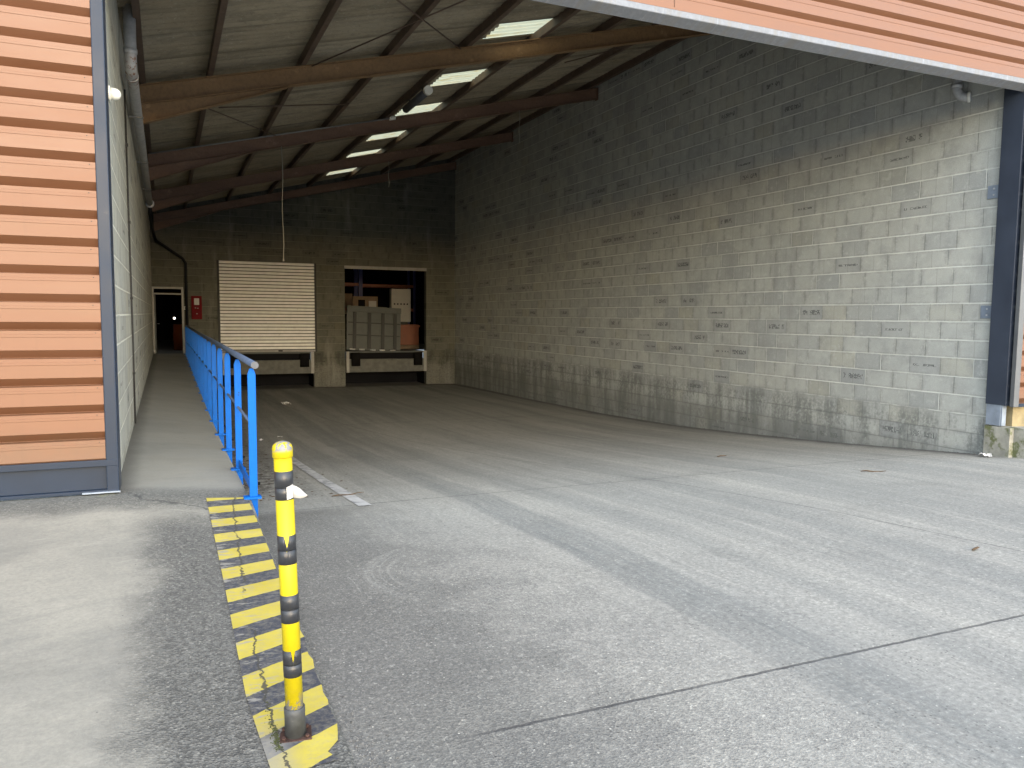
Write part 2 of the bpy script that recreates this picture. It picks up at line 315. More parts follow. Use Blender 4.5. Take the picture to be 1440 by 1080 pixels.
def pipe_mat():
    m = Mat('galvanised_pipe'); o = m.sep(m.pos); n = m.noise(m.pos, 9., 5., .65); f = m.noise(m.pos, 40., 3., .7)
    a = m.mix(m.lin(n, .3, .7, 0, 1), (.36, .37, .38), (.52, .525, .52)); a = m.mix(m.lin(f, .5, .75, 0, .35), a, (.2, .2, .2))
    rust = m.mul(m.ss(m.noise(m.pos, 16., 5., .7), .5, .62), m.mul(m.ss(o[1], 10.5, 10.1), m.ss(m.math('ABSOLUTE', m.sub(o[2], 4.25)), .14, .06)))
    a = m.mix(rust, a, (.20, .075, .025))
    return m.done(a, .55, .3, .5)

def yellow_mat():
    m = Mat('bollard_yellow'); o = m.sep(m.obj); n = m.noise(m.obj, 24., 5., .7); p = m.noise(m.obj, 34., 4., .75)
    a = m.mix(m.lin(n, .3, .7, 0, 1), (.36, .295, .003), (.40, .335, .005))
    lo = m.math('MAXIMUM', m.ss(o[2], .20, .12), m.ss(o[2], 1.085, 1.10))
    ch = m.mul(m.ss(m.noise(m.obj, 17., 5., .65), .49, .52), lo)
    a = m.mix(ch, a, (.17, .17, .175)); a = m.mix(m.mul(m.ss(p, .66, .72), .6), a, (.35, .27, .03))
    return m.done(a, .5, 0., .35)

M = {}
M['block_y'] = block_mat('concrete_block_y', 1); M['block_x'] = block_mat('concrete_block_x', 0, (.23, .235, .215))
M['block_left'] = block_mat('concrete_block_left', 1, (1.06, 1.05, .99))
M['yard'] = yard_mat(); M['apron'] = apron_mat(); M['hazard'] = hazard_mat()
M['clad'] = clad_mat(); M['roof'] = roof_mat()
M['ochre'] = beam_mat('rafter_lit_ochre', (.185, .11, .05), (.25, .15, .07)); M['oxide'] = beam_mat('rafter_oxide', (.135, .078, .05), (.19, .112, .072))  # ochre is the rafter brown with daylight painted into it
M['purlin'] = beam_mat('purlin_brown', (.085, .06, .045), (.13, .09, .065))
M['galva'] = galva_mat(); M['flash'] = galva_mat('streaked_flashing', True); M['pipe'] = pipe_mat()
M['slate'] = simple('slate_blue_trim', (.010, .019, .036), .45, 0., .10, 3., dirt=((.03, .036, .045), 7., .64), spec=.25)
M['navy'] = simple('navy_column_paint', (.03, .038, .055), .42, 0., .12, 3., dirt=((.12, .13, .14), 26., .74))
M['trim_pale'] = simple('pale_edge_trim', (.095, .10, .105), .5, .2, .1, 5.)
M['zinc'] = simple('blue_zinc_steel', (.20, .235, .285), .55, .2, .2, 9.)
M['blue'] = simple('blue_rail_paint', (.0005, .085, .36), .5, 0., .08, 8., dirt=((.012, .03, .07), 22., .63), spec=.12)
M['bluedark'] = simple('worn_blue_grey_rail', (.06, .085, .14), .4, .35, .25, 12.)
M['capgrey'] = simple('grey_end_cap', (.07, .075, .085), .6, .1, .2, 30.)
M['shutter'] = simple('shutter_aluminium', (.64, .65, .64), .5, .1, .07, 5., dirt=((.47, .47, .45), 4., .62))
M['black'] = simple('black_rubber', (.006, .006, .006), .9, 0., .3, 10., spec=.04)
M['blackgap'] = simple('black_pipe_paint', (.009, .0095, .012), .6, 0., .2, 10., spec=.15)
M['concrete'] = simple('dock_concrete', (.095, .097, .09), .92, 0., .28, 5., .4, dirt=((.10, .10, .09), 6., .55))
M['dirtyconc'] = simple('mossy_plinth_concrete', (.25, .245, .21), .95, 0., .3, 6., .6, dirt=((.10, .11, .05), 5., .50))
M['greypanel'] = simple('grey_green_steel', (.055, .062, .06), .6, .1, .14, 6., dirt=((.06, .065, .062), 12., .6))
M['panelrib'] = simple('dark_steel_channel', (.018, .02, .02), .6, .2, .2, 8.)
M['paleframe'] = simple('pale_steel_frame', (.21, .21, .2), .55, .1, .12, 8.)
M['red'] = simple('hose_cabinet_red', (.10, .004, .007), .7, 0., .12, 8., spec=.1)
M['white'] = simple('white_plastic', (.75, .74, .66), .45, 0., .05, 8.)
M['paper'] = simple('dirty_paper', (.40, .395, .38), .9, 0., .12, 40.)
M['yellow'] = yellow_mat(); M['tape'] = simple('black_tape', (.022, .024, .028), .35, 0., .2, 30., dirt=((.10, .10, .10), 40., .68))
M['collar'] = simple('dark_collar', (.045, .048, .05), .6, .1, .3, 30., dirt=((.14, .13, .12), 30., .62))
M['rust'] = simple('rusty_plate', (.045, .022, .016), .85, .1, .45, 30., .5, dirt=((.02, .015, .013), 24., .55))
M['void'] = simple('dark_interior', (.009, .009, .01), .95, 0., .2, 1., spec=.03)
M['rackblue'] = simple('rack_blue', (.008, .014, .08), .5, 0., .1, 4.); M['carton'] = simple('brown_carton', (.10, .07, .045), .85, 0., .2, 6.)
M['orange'] = simple('orange_plastic', (.12, .03, .008), .5, 0., .1, 4.); M['cabinet'] = simple('cabinet_white', (.2, .2, .19), .5, 0., .05, 4.)
M['stone'] = simple('loose_stone', (.11, .108, .10), .95, 0., .5, 60.); M['moss'] = simple('moss_green', (.035, .042, .008), .95, 0., .5, 60., .6)
M['leaf'] = simple('dry_leaf', (.07, .045, .025), .9, 0., .5, 20.)
M['cable'] = simple('dark_cable', (.03, .028, .025), .7, 0., .1, 5.); M['cord'] = simple('pale_cord', (.30, .29, .24), .8, 0., .1, 5.)
M['sand'] = simple('yellow_render', (.22, .18, .10), .9, 0., .2, 8., .3)

def skylight_mat():
    m = Mat('fibreglass_rooflight'); nt = m.nt
    n = m.noise(m.scale(m.pos, 1., 9., 1.), 2., 5., .65)
    c = m.mix(m.ss(n, .5, .75), (.80, .70, .42), (.64, .40, .13))
    oy = m.sep(m.pos)[1]; rib = m.math('ABSOLUTE', m.sub(m.math('FRACT', m.add(m.math('DIVIDE', oy, .177), .0)), .5)); c = m.mix(m.ss(rib, .36, .48), c, (.34, .29, .17))
    tr = nt.nodes.new('ShaderNodeBsdfTranslucent'); tp = nt.nodes.new('ShaderNodeBsdfTransparent'); df = nt.nodes.new('ShaderNodeBsdfDiffuse')
    m.put(tr.inputs[0], c); m.put(df.inputs[0], c); tp.inputs[0].default_value = (1, .88, .58, 1)
    a = nt.nodes.new('ShaderNodeMixShader'); a.inputs[0].default_value = .12; nt.links.new(tr.outputs[0], a.inputs[1]); nt.links.new(df.outputs[0], a.inputs[2])
    b = nt.nodes.new('ShaderNodeMixShader'); b.inputs[0].default_value = .10; nt.links.new(a.outputs[0], b.inputs[1]); nt.links.new(tp.outputs[0], b.inputs[2])
    nt.links.new(b.outputs[0], m.out.inputs[0]); return m.m
M['skylight'] = skylight_mat()
def glow(name, col, st):
    m = Mat(name); e = m.nt.nodes.new('ShaderNodeEmission'); e.inputs[0].default_value = (*col, 1); e.inputs[1].default_value = st
    m.nt.links.new(e.outputs[0], m.out.inputs[0]); return m.m
M['lampglow'] = glow('lit_lamp', (1, .93, .75), 3.0); M['tubeglow'] = glow('lit_tube', (1, .95, .85), 1.2)

# ------------------------------------------------------------------ mesh helper
class MB:
    def __init__(s): s.bm = bmesh.new()
    def quad(s, *pts):
        return s.bm.faces.new([s.bm.verts.new(p) for p in pts])
    def box(s, x0, x1, y0, y1, z0, z1):
        v = [s.bm.verts.new((x, y, z)) for z in (z0, z1) for y in (y0, y1) for x in (x0, x1)]
        for f in ((0, 2, 3, 1), (4, 5, 7, 6), (0, 1, 5, 4), (2, 6, 7, 3), (0, 4, 6, 2), (1, 3, 7, 5)): s.bm.faces.new([v[i] for i in f])
        return s
    def hexa(s, b, t):   # bottom 4 pts, top 4 pts (same winding)
        v = [s.bm.verts.new(p) for p in list(b) + list(t)]
        for f in ((3, 2, 1, 0), (4, 5, 6, 7), (0, 1, 5, 4), (1, 2, 6, 5), (2, 3, 7, 6), (3, 0, 4, 7)): s.bm.faces.new([v[i] for i in f])
        return s
    def extrude(s, prof, p0, p1, up=(0, 0, 1), cap=True):   # 2D profile (a,b) swept from p0 to p1; a = side, b = up
        p0 = Vector(p0); p1 = Vector(p1); d = (p1 - p0).normalized(); side = d.cross(Vector(up)).normalized(); u = side.cross(d)
        A = [s.bm.verts.new(p0 + side * a + u * b) for a, b in prof]; B = [s.bm.verts.new(p1 + side * a + u * b) for a, b in prof]
        n = len(prof)
        for i in range(n): s.bm.faces.new((A[i], A[(i + 1) % n], B[(i + 1) % n], B[i]))
        if cap: s.bm.faces.new(A[::-1]); s.bm.faces.new(B)
        return s
    def tube(s, pts, r, n=14, cap=True):
        pts = [Vector(p) for p in pts]; rings = []
        ref = None
        for i, p in enumerate(pts):
            d = (pts[min(i + 1, len(pts) - 1)] - pts[max(i - 1, 0)]).normalized()
            if ref is None: ref = d.orthogonal().normalized()
            a = (ref - d * ref.dot(d)).normalized(); ref = a; b = d.cross(a)
            rr = r[i] if isinstance(r, (list, tuple)) else r
            rings.append([s.bm.verts.new(p + (a * math.cos(t) + b * math.sin(t)) * rr) for t in [2 * math.pi * k / n for k in range(n)]])
        for A, B in zip(rings, rings[1:]):
            for k in range(n):
                f = s.bm.faces.new((A[k], A[(k + 1) % n], B[(k + 1) % n], B[k])); f.smooth = True
        if cap: s.bm.faces.new(rings[0][::-1]); s.bm.faces.new(rings[-1])
        return s
    def build(s, name, mat, parent=None, bevel=0., loc=None, smooth=False):
        bmesh.ops.recalc_face_normals(s.bm, faces=s.bm.faces)
        me = bpy.data.meshes.new(name); s.bm.to_mesh(me); s.bm.free()
        if mat: me.materials.append(mat)
        if smooth:
            for p in me.polygons: p.use_smooth = True
        o = bpy.data.objects.new(name, me); COL.objects.link(o)
        if parent: o.parent = parent
        if bevel:
            b = o.modifiers.new('bevel', 'BEVEL'); b.width = bevel; b.segments = 2; b.limit_method = 'ANGLE'; b.angle_limit = R(40)
        return o

def tag(o, label, cat, group=None):
    o['label'] = label; o['category'] = cat
    if group: o['group'] = group
    return o
def thing(name, label, cat, loc=(0, 0, 0), group=None):
    o = bpy.data.objects.new(name, None); COL.objects.link(o); o.location = loc; o.empty_display_size = .2
    return tag(o, label, cat, group)
def struct(o): o['kind'] = 'structure'; return o
def stuff(o): o['kind'] = 'stuff'; return o
def lerp(K, y):
    if y <= K[0][0]: return K[0][1]
    for (a, va), (b, vb) in zip(K, K[1:]):
        if y <= b: return va + (vb - va) * (y - a) / (b - a)
    return K[-1][1]
YD = [(-4, 0.), (3, 0.), (5, -.06), (6.9, -.175), (9.4, -.39), (11.5, -.545), (13.8, -.69), (16.9, -.80), (21.5, -.87), (28, -.95)]
yard_z = lambda y: lerp(YD, y)
WL = [(2.5, 0.004), (3.0, .02), (6.4, .235), (28, .29)]; WR = [(2.5, 0.004), (3.0, .014), (6.4, .15), (7, .15), (10, .09), (14, .10), (20, .18), (28, .285)]
def walk_z(x, y):
    t = min(1, max(0, (x + .38) / .95)); return lerp(WL, y) * (1 - t) + lerp(WR, y) * t
SL = .2454; RA = 4.703
rtop = lambda x: RA + SL * (x + .4)          # top of the rafters
XR = 9.942; XL = -.38; YB = 28.04; F = 6.62; RAILX = .60

# ------------------------------------------------------------------ ground
def ground():
    m = MB(); xs = [-400, -60, -.2, .57, 2.5, 5, 7.5, 10, 12, 30, 400]
    ys = [-400, -60, -4] + [3 + .4 * i for i in range(64)] + [60, 400]
    V = [[m.bm.verts.new((x, y, (yard_z(y) if x > .5 else min(yard_z(y), 0.) - (.0 if y < 2.4 else .03)))) for x in xs] for y in ys]
    for a, b in zip(V, V[1:]):
        for i in range(len(xs) - 1): m.bm.faces.new((a[i], a[i + 1], b[i + 1], b[i]))
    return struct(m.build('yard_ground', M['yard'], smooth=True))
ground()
def apron():
    m = MB(); xs = [-30, -6, -2, -1, -.6, -.38, -.1, .2, .4, .565, .58]
    ys = [2.62 + .2 * i for i in range(20)] + [6.6]
    ys = sorted(set(round(y, 3) for y in ys)); ys = [y for y in ys if y <= 6.6]
    V = [[m.bm.verts.new((x, y, walk_z(x, y) + .004 - (.012 if x > .57 else 0))) for x in xs] for y in ys]
    for a, b in zip(V, V[1:]):
        for i in range(len(xs) - 1): m.bm.faces.new((a[i], a[i + 1], b[i + 1], b[i]))
    for a, b in zip(V, V[1:]):       # kerb face down to the yard
        p, q = a[-1], b[-1]; m.bm.faces.new((p, q, m.bm.verts.new((.585, q.co.y, -.4)), m.bm.verts.new((.585, p.co.y, -.4))))
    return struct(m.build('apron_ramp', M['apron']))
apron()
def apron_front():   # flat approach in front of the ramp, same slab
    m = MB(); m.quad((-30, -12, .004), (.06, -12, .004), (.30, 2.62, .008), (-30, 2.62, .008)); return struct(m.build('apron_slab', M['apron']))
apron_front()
def walkway():
    m = MB(); ys = [6.6 + .55 * i for i in range(39)] + [YB]
    xs = [XL - .02, -.05, .3, .555, .57]
    V = [[m.bm.verts.new((x, y, walk_z(x, y) + .004 - (.012 if x > .56 else 0))) for x in xs] for y in ys]
    for a, b in zip(V, V[1:]):
        for i in range(len(xs) - 1): m.bm.faces.new((a[i], a[i + 1], b[i + 1], b[i]))
        p, q = a[-1], b[-1]; m.bm.faces.new((p, q, m.bm.verts.new((.57, q.co.y, -1.3)), m.bm.verts.new((.57, p.co.y, -1.3))))
    return struct(m.build('walkway', M['apron']))
walkway()
# painted hazard strip on the ramp edge
def hazard():
    m = MB(); L = [(2.66, .30), (2.9, .285), (3.3, .262), (4.5, .262), (5.6, .257), (6.40, .252)]; Rr = [(2.66, .55), (2.9, .574), (3.3, .572), (4.4, .568), (5.3, .566), (6.42, .556)]
    n = 60; prev = None
    for i in range(n + 1):
        y = 2.68 + (6.40 - 2.68) * i / n; x0 = lerp(L, y); x1 = lerp(Rr, y) + (random.uniform(-.012, .003) if y < 4 else random.uniform(-.004, .002)) - (.05 * max(0, 1 - abs(y - 2.74) / .09) if y < 2.85 else 0)
        row = [m.bm.verts.new((x0 + (x1 - x0) * k / 6, y + .03 * k / 6, walk_z(x0 + (x1 - x0) * k / 6, y + .03 * k / 6) + .009)) for k in range(7)]
        if prev:
            for k in range(6): m.bm.faces.new((prev[k], prev[k + 1], row[k + 1], row[k]))
        prev = row
    return tag(m.build('hazard_marking', M['hazard']), 'worn yellow and dark blue hazard stripes painted along the cracked ramp edge', 'floor marking')
hazard()
# faded white bay line
def bay_line():
    mm = Mat('faded_white_line'); n = mm.noise(mm.pos, 7., 6., .7); w = mm.noise(mm.scale(mm.pos, 20., 3., 1.), 1., 4., .7)
    o = mm.sep(mm.pos)
    wear = mm.ss(mm.add(n, mm.lin(o[1], 7.3, 20., -.02, .22)), .45, .66)
    c = mm.mix(mm.lin(w, .3, .7, 0, 1), (.36, .36, .345), (.46, .46, .44)); c = mm.mix(wear, c, (.20, .202, .20)); mt = mm.done(c, .85)
    m = MB(); ys = [7.3 + .4 * i for i in range(18)]
    for a, b in zip(ys, ys[1:]): m.quad((1.63, a, yard_z(a) + .006), (1.755, a, yard_z(a) + .006), (1.755, b, yard_z(b) + .006), (1.63, b, yard_z(b) + .006))
    return tag(m.build('bay_line', mt), 'faded white bay line painted on the yard floor beside the blue railing', 'floor marking')
bay_line()

# ------------------------------------------------------------------ block walls
m = MB(); m.box(XR, XR + .22, 6.95, YB + .3, -1.4, 7.44)
rw = tag(m.build('block_wall', M['block_y']), 'tall bare concrete block wall down the right side of the loading bay', 'wall')
m = MB(); m.box(XL - .24, XL, 6.87, YB + .3, -1.4, 4.86)
lw = tag(m.build('block_wall', M['block_left']), 'pale block wall beside the narrow walkway, behind the blue railing', 'wall')
def back_wall():
    m = MB(); y0, y1 = YB, YB + .26
    tp = lambda x: rtop(x) + .165
    def col(x0, x1, z0, z1=None):
        a, b = (tp(x0), tp(x1)) if z1 is None else (z1, z1)
        m.hexa([(x0, y0, z0), (x1, y0, z0), (x1, y1, z0), (x0, y1, z0)], [(x0, y0, a), (x1, y0, b), (x1, y1, b), (x0, y1, a)])
    col(XL, .56, 2.45); col(XL, .56, -1.4, .285); col(.56, 1.70, -1.4); col(1.70, 4.74, 3.33); col(4.74, 5.83, -1.4); col(5.83, 8.83, 3.31); col(8.83, XR, -1.4)
    o = m.build('block_wall', M['block_x'])
    return tag(o, 'dark block end wall with the doorway, the shutter and the open dock', 'wall')
bw = back_wall()
# doorway frame (part of the end wall)
df = MB().box(XL + .002, XL + .06, YB - .03, YB + .1, .29, 2.45).box(.50, .565, YB - .03, YB + .1, .29, 2.45).box(XL + .06, .50, YB - .03, YB + .1, 2.385, 2.45).box(XL + .06, .50, YB - .02, YB + .09, 2.20, 2.25).build('door_frame', M['paleframe'], bw)
MB().box(XL + .062, XL + .10, YB + .11, YB + .95, .31, 2.19).build('door_leaf', M['greypanel'], bw)
MB().tube([(XL + .13, YB + .75, 1.25), (XL + .19, YB + .75, 1.25), (XL + .19, YB + .62, 1.25)], .012, 8).build('handle', M['galva'], bw.children[-1] if False else [c for c in bw.children if c.name.startswith('door_leaf')][0])
# roller shutter in front of the left dock opening
sh = MB(); z = .378; n = 27; hgt = (3.352 - z) / n
for k in range(n):
    a = z + hgt * k; P = [(.012, a + hgt * .20), (-.018, a + hgt * .22), (-.026, a + hgt * .5), (-.020, a + hgt * .86), (.012, a + hgt * .99)]
    for (ya, za), (yb, zb) in zip(P, P[1:]): sh.quad((1.67, 28.0 + ya, za), (4.762, 28.0 + ya, za), (4.762, 28.0 + yb, zb), (1.67, 28.0 + yb, zb))
shut = sh.build('roller_shutter', M['shutter'], bw)
MB().box(1.668, 4.764, 28.014, 28.024, .376, 3.352).build('slat_shade', M['black'], shut)  # black backing sheet that puts shade between the slats
bb = MB().box(1.665, 4.768, 27.95, 28.02, .315, .375).build('bottom_bar', M['paleframe'], shut, .008)
MB().box(3.52, 3.66, 27.93, 27.952, .325, .365).build('lock', M['black'], shut)
MB().box(1.60, 1.662, 27.97, 28.035, .30, 3.36).build('guide_rail', M['panelrib'], bw); MB().box(4.772, 4.83, 27.97, 28.035, .30, 3.36).build('guide_rail', M['panelrib'], bw)
MB().box(5.82, 8.83, 28.0, 28.036, 3.22, 3.325).build('lintel_plate', M['paleframe'], bw)

# dock levellers
def dock(x0, x1, name_label):
    t = thing('dock_leveller', name_label, 'dock leveller', ((x0 + x1) / 2, 28.1, -.45))
    L = Vector(t.location)
    def b(a, c, y0, y1, z0, z1, name, mat, bev=0.):
        return MB().box(a - L.x, c - L.x, y0 - L.y, y1 - L.y, z0 - L.z, z1 - L.z).build(name, mat, t, bev)
    b(x0 + .05, x1 - .05, 27.99, 28.6, -.45, .02, 'beam', M['concrete'], .01)
    b(x0 + .12, x1 - .12, 28.12, 28.6, .02, .24, 'lip_shadow', M['void']); b(x0 + .1, x1 - .1, 28.06, 29.6, .245, .295, 'deck_plate', M['greypanel'])  # first block is dark, standing in for the shadow under the lip
    for s in (0, 1):
        xa = x0 + .02 if s == 0 else x1 - .12; b(xa, xa + .10, 27.94, 28.02, -.45, .30, 'guide_strip', M['paleframe'])
        xb = x0 + .2 if s == 0 else x1 - .50; b(xb, xb + .30, 27.86, 27.985, -.22, .26, 'bumper', M['black'], .01)
    return t
dock(1.70, 4.74, 'concrete dock edge with black rubber bumper under the closed shutter'); dock(5.83, 8.83, 'concrete dock edge with two black bumpers under the open doorway')
# dark pits under the docks
m = MB(); 
for x0, x1 in ((1.70, 4.74), (5.83, 8.83)):
    m.quad((x0, 29.2, -1.2), (x1, 29.2, -1.2), (x1, 29.2, 0), (x0, 29.2, 0)); m.quad((x0, 28.3, -1.2), (x0, 29.2, -1.2), (x0, 29.2, 0), (x0, 28.3, 0)); m.quad((x1, 28.3, -1.2), (x1, 29.2, -1.2), (x1, 29.2, 0), (x1, 28.3, 0))
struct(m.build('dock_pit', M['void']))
# raised grey loading plate leaning in the open dock
t = thing('loading_plate', 'grey steel loading plate with ribs, standing raised in the open dock', 'loading plate', (6.95, 28.42, .30))
t.rotation_euler = (R(-6), R(2.5), 0)
MB().box(-1.0, 1.0, 0, .04, 0, 1.6).build('plate', M['greypanel'], t, .006)
for x in (-.72, -.18, .32, .78): MB().box(x - .06, x + .06, -.05, -.002, .06, 1.38).build('rib', M['panelrib'], t)
for zz in (.55, 1.0): MB().box(-.96, .96, -.03, -.003, zz - .02, zz + .02).build('crossbar', M['panelrib'], t)
MB().box(-1.0, 1.0, -.06, -.002, 1.40, 1.60).build('top_rail', M['greypanel'], t, .004)
for x in (-.8, -.45, -.05, .3, .7): MB().tube([(x - .1, -.05, .02), (x + .1, -.05, .02)], .03, 8).build('hinge', M['galva'], t)

# warehouse room behind the end wall
m = MB(); X0, X1, Y0, Y1 = -3., 11., YB + .27, 42.
m.quad((X0, Y1, .29), (X1, Y1, .29), (X1, Y1, 7), (X0, Y1, 7)); m.quad((X0, Y0, .29), (X0, Y1, .29), (X0, Y1, 7), (X0, Y0, 7)); m.quad((X1, Y0, .29), (X1, Y1, .29), (X1, Y1, 7), (X1, Y0, 7)); m.quad((X0, Y0, 7), (X1, Y0, 7), (X1, Y1, 7), (X0, Y1, 7))
m.quad((X0, Y0, -1.4), (XL - .3, Y0, -1.4), (XL - .3, Y0, 7), (X0, Y0, 7)); m.quad((XR, Y0, -1.4), (X1, Y0, -1.4), (X1, Y0, 7), (XR, Y0, 7))
m.quad((X0, Y0 + .03, 4.4), (X1, Y0 + .03, 4.4), (X1, Y0 + .03, 7.3), (X0, Y0 + .03, 7.3))
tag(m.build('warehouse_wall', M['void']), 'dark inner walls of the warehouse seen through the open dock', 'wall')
m = MB(); m.quad((X0, 29.2, .29), (X1, 29.2, .29), (X1, Y1, .29), (X0, Y1, .29)); m.quad((X0, YB + .2, .289), (1.7, YB + .2, .289), (1.7, 29.2, .289), (X0, 29.2, .289)); struct(m.build('warehouse_floor', M['concrete']))
def rack(x, y, lab):
    t = thing('pallet_rack', lab, 'rack', (x, y, .29), 'pallet racks in the warehouse')
    for a in (0, 2.4):
        for b in (0, .9): MB().box(a - .05, a + .05, b - .04, b + .04, 0, 3.6).build('upright', M['rackblue'], t)
    for zz in (1.55, 2.6, 3.5):
        MB().box(.05, 2.35, -.03, .03, zz - .06, zz + .06).build('beam', M['orange'], t); MB().box(.05, 2.35, .87, .93, zz - .06, zz + .06).build('beam', M['orange'], t)
    return t
rack(5.2, 33.5, 'blue and orange pallet rack behind the raised plate'); rack(7.9, 34.5, 'blue and orange pallet rack to the right, deep in the warehouse')
def carton(x0, x1, y, z0, z1, lab, mat='carton', d=.7):
    t = thing('carton', lab, 'box', ((x0 + x1) / 2, y + d / 2, z0)); w = (x1 - x0) / 2
    MB().box(-w, w, -d / 2, d / 2, 0, z1 - z0).build('body', M[mat], t, .006); MB().box(-.04, .04, -d / 2 - .003, d / 2, .0, z1 - z0 + .003).build('tape_strip', M['cord'], t)
carton(5.45, 7.3, 33.55, 1.63, 2.5, 'brown carton on the middle level of the rack'); carton(5.5, 6.6, 33.5, 2.68, 3.3, 'brown carton on the top level of the rack')
t = thing('control_panel', 'wooden panel with switches above the raised plate', 'control panel', (7.0, 29.8, 1.75)); MB().box(-.5, .45, 0, .08, 0, .55).build('board', M['carton'], t); MB().box(-.3, -.05, -.05, 0, .15, .42).build('screen', M['black'], t); MB().box(.1, .38, -.06, 0, .12, .38).build('switch_box', M['cabinet'], t); MB().box(-.46, -.4, .02, .08, -1.46, 0).build('leg', M['panelrib'], t)
t = thing('electrical_cabinet', 'white electrical cabinet with a row of round buttons behind the plate', 'cabinet', (8.55, 30.4, .29)); MB().box(-.4, .38, 0, .3, 1.05, 2.35).build('body', M['cabinet'], t, .008); MB().box(-.3, .28, .06, .26, 0, 1.05).build('stand', M['panelrib'], t)
for k in range(5): MB().tube([(-.28 + .13 * k, 0, 1.75), (-.28 + .13 * k, -.03, 1.75)], .03, 10).build('button', M['black'], t)
t = thing('plastic_crate', 'orange plastic crate beside the raised plate', 'crate', (8.75, 29.9, .29)); MB().box(-.5, .36, 0, .6, .15, .95).build('body', M['orange'], t, .02); MB().box(-.54, .40, -.03, .63, .85, .93).build('rim', M['orange'], t); MB().box(-.5, .36, 0, .6, 0, .14).build('pallet', M['carton'], t)
t = thing('drum', 'orange drum standing inside the open doorway', 'drum', (.50, 30.6, .29)); MB().tube([(0, 0, 0), (0, 0, .30), (0, 0, .31), (0, 0, .62), (0, 0, .63), (0, 0, .92)], [.26, .26, .275, .275, .26, .26], 20).build('body', M['orange'], t); MB().tube([(0, 0, .92), (0, 0, .96)], .20, 20).build('lid', M['black'], t)
def lamp(x, y, z, r, lab):
    t = thing('work_lamp', lab, 'lamp', (x, y, z)); MB().tube([(0, 0, 0), (0, -.05, 0)], [r * .7, r], 12).build('lens', M['lampglow'], t); MB().tube([(0, .005, 0), (0, .12, 0)], [r * 1.1, r * .6], 12).build('housing', M['black'], t); MB().tube([(0, .06, 0), (0, .06, .5)], .01, 6).build('bracket', M['black'], t)
lamp(.30, 31.2, 1.42, .035, 'small bright lamp glinting inside the doorway above the drum'); lamp(6.15, 31.0, 2.45, .045, 'small bright lamp in the left of the open dock')
t = thing('strip_light', 'lit strip light hanging inside the open dock', 'lamp', (9.0, 33.0, 4.0)); MB().tube([(-.7, 0, 0), (.5, 0, 0)], .03, 8).build('tube', M['tubeglow'], t); MB().box(-.75, .55, -.06, .06, .035, .09).build('housing', M['cabinet'], t)

# hose cabinet on the end wall
t = thing('hose_cabinet', 'red fire hose cabinet with a white notice, on the end wall beside the doorway', 'fire cabinet', (.95, 28.035, 1.41))
MB().box(-.16, .16, -.20, 0, 0, .76).build('body', M['red'], t, .01); MB().box(-.135, .135, -.212, -.203, .03, .73).build('door', M['red'], t, .004); MB().box(-.075, .075, -.218, -.213, .47, .68).build('notice', M['paper'], t)
for x, zz in ((-.04, .37), (.03, .36), (0, .18)): MB().box(x - .018, x + .018, -.217, -.213, zz - .012, zz + .012).build('mark', M['cabinet'], t)
t = thing('socket_box', 'small white switch on the end wall right of the doorway', 'switch', (.60, 28.035, 1.72)); MB().box(-.03, .03, -.05, 0, 0, .1).build('body', M['white'], t, .006); MB().box(-.015, .015, -.058, -.05, .03, .07).build('rocker', M['capgrey'], t)
# ------------------------------------------------------------------ roof
def roof():
    t = thing('shed_roof', 'sloping roof of grey corrugated sheets on purlins with pale rooflights', 'roof', (0, 0, 0))
    PX = [-.2, .68, 1.98, 3.30, 4.60, 5.89, 7.17, 8.45, 9.70]; off = .15
    zs = lambda x: rtop(x) + off
    SK = [(11.82, 12.66), (14.66, 15.54), (17.42, 18.24), (20.30, 21.12), (22.82, 23.62), (26.02, 26.78)]
    def sheet(x0, x1, y0, y1, mat, name, bm=None):
        m = bm or MB(); n = max(2, int((y1 - y0) / .02)); prev = None; nx = max(1, int((x1 - x0) / 1.3))
        for i in range(n + 1):
            y = y0 + (y1 - y0) * i / n; w = .034 * math.sin(2 * math.pi * y / .177)
            step = .012 * math.floor((y - 8.97) / .943 % 2)
            row = [m.bm.verts.new((x0 + (x1 - x0) * k / nx, y, zs(x0 + (x1 - x0) * k / nx) + .025 + w + step)) for k in range(nx + 1)]
            if prev:
                for k in range(nx): f = m.bm.faces.new((prev[k], prev[k + 1], row[k + 1], row[k])); f.smooth = True
            prev = row
        if bm is None: return m.build(name, mat, t)
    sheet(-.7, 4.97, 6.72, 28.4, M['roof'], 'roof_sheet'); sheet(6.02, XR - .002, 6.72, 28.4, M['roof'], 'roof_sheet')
    m = MB(); y = 6.72
    for a, b in SK: sheet(4.97, 6.02, y, a, None, '', m); y = b
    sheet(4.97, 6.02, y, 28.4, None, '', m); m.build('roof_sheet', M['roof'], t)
    for a, b in SK: sheet(4.97, 6.02, a, b, M['skylight'], 'rooflight')
    for x in PX:     # purlins: C sections
        h = off - .004; MB().extrude([(-.035, .004), (.035, .004), (.035, .012), (-.027, .012), (-.027, h - .01), (.035, h - .01), (.035, h), (-.035, h)], (x, 7.0, rtop(x)), (x, 28.02, rtop(x))).build('purlin', M['purlin'], t)
    return t
rf = roof()
def rodpath(a, b):
    MB().tube([a, b], .011, 6).build('bracing_rod', M['purlin'], rf)
for (xa, ya), (xb, yb) in (((2.2, 9.0), (4.45, 12.3)), ((4.3, 9.0), (2.1, 12.3)), ((.9, 14.2), (3.3, 15.3)), ((.2, 13.0), (2.2, 17.4)), ((7.3, 14.2), (9.6, 12.6))):
    rodpath((xa, ya, rtop(xa) - .03), (xb, yb, rtop(xb) - .03))
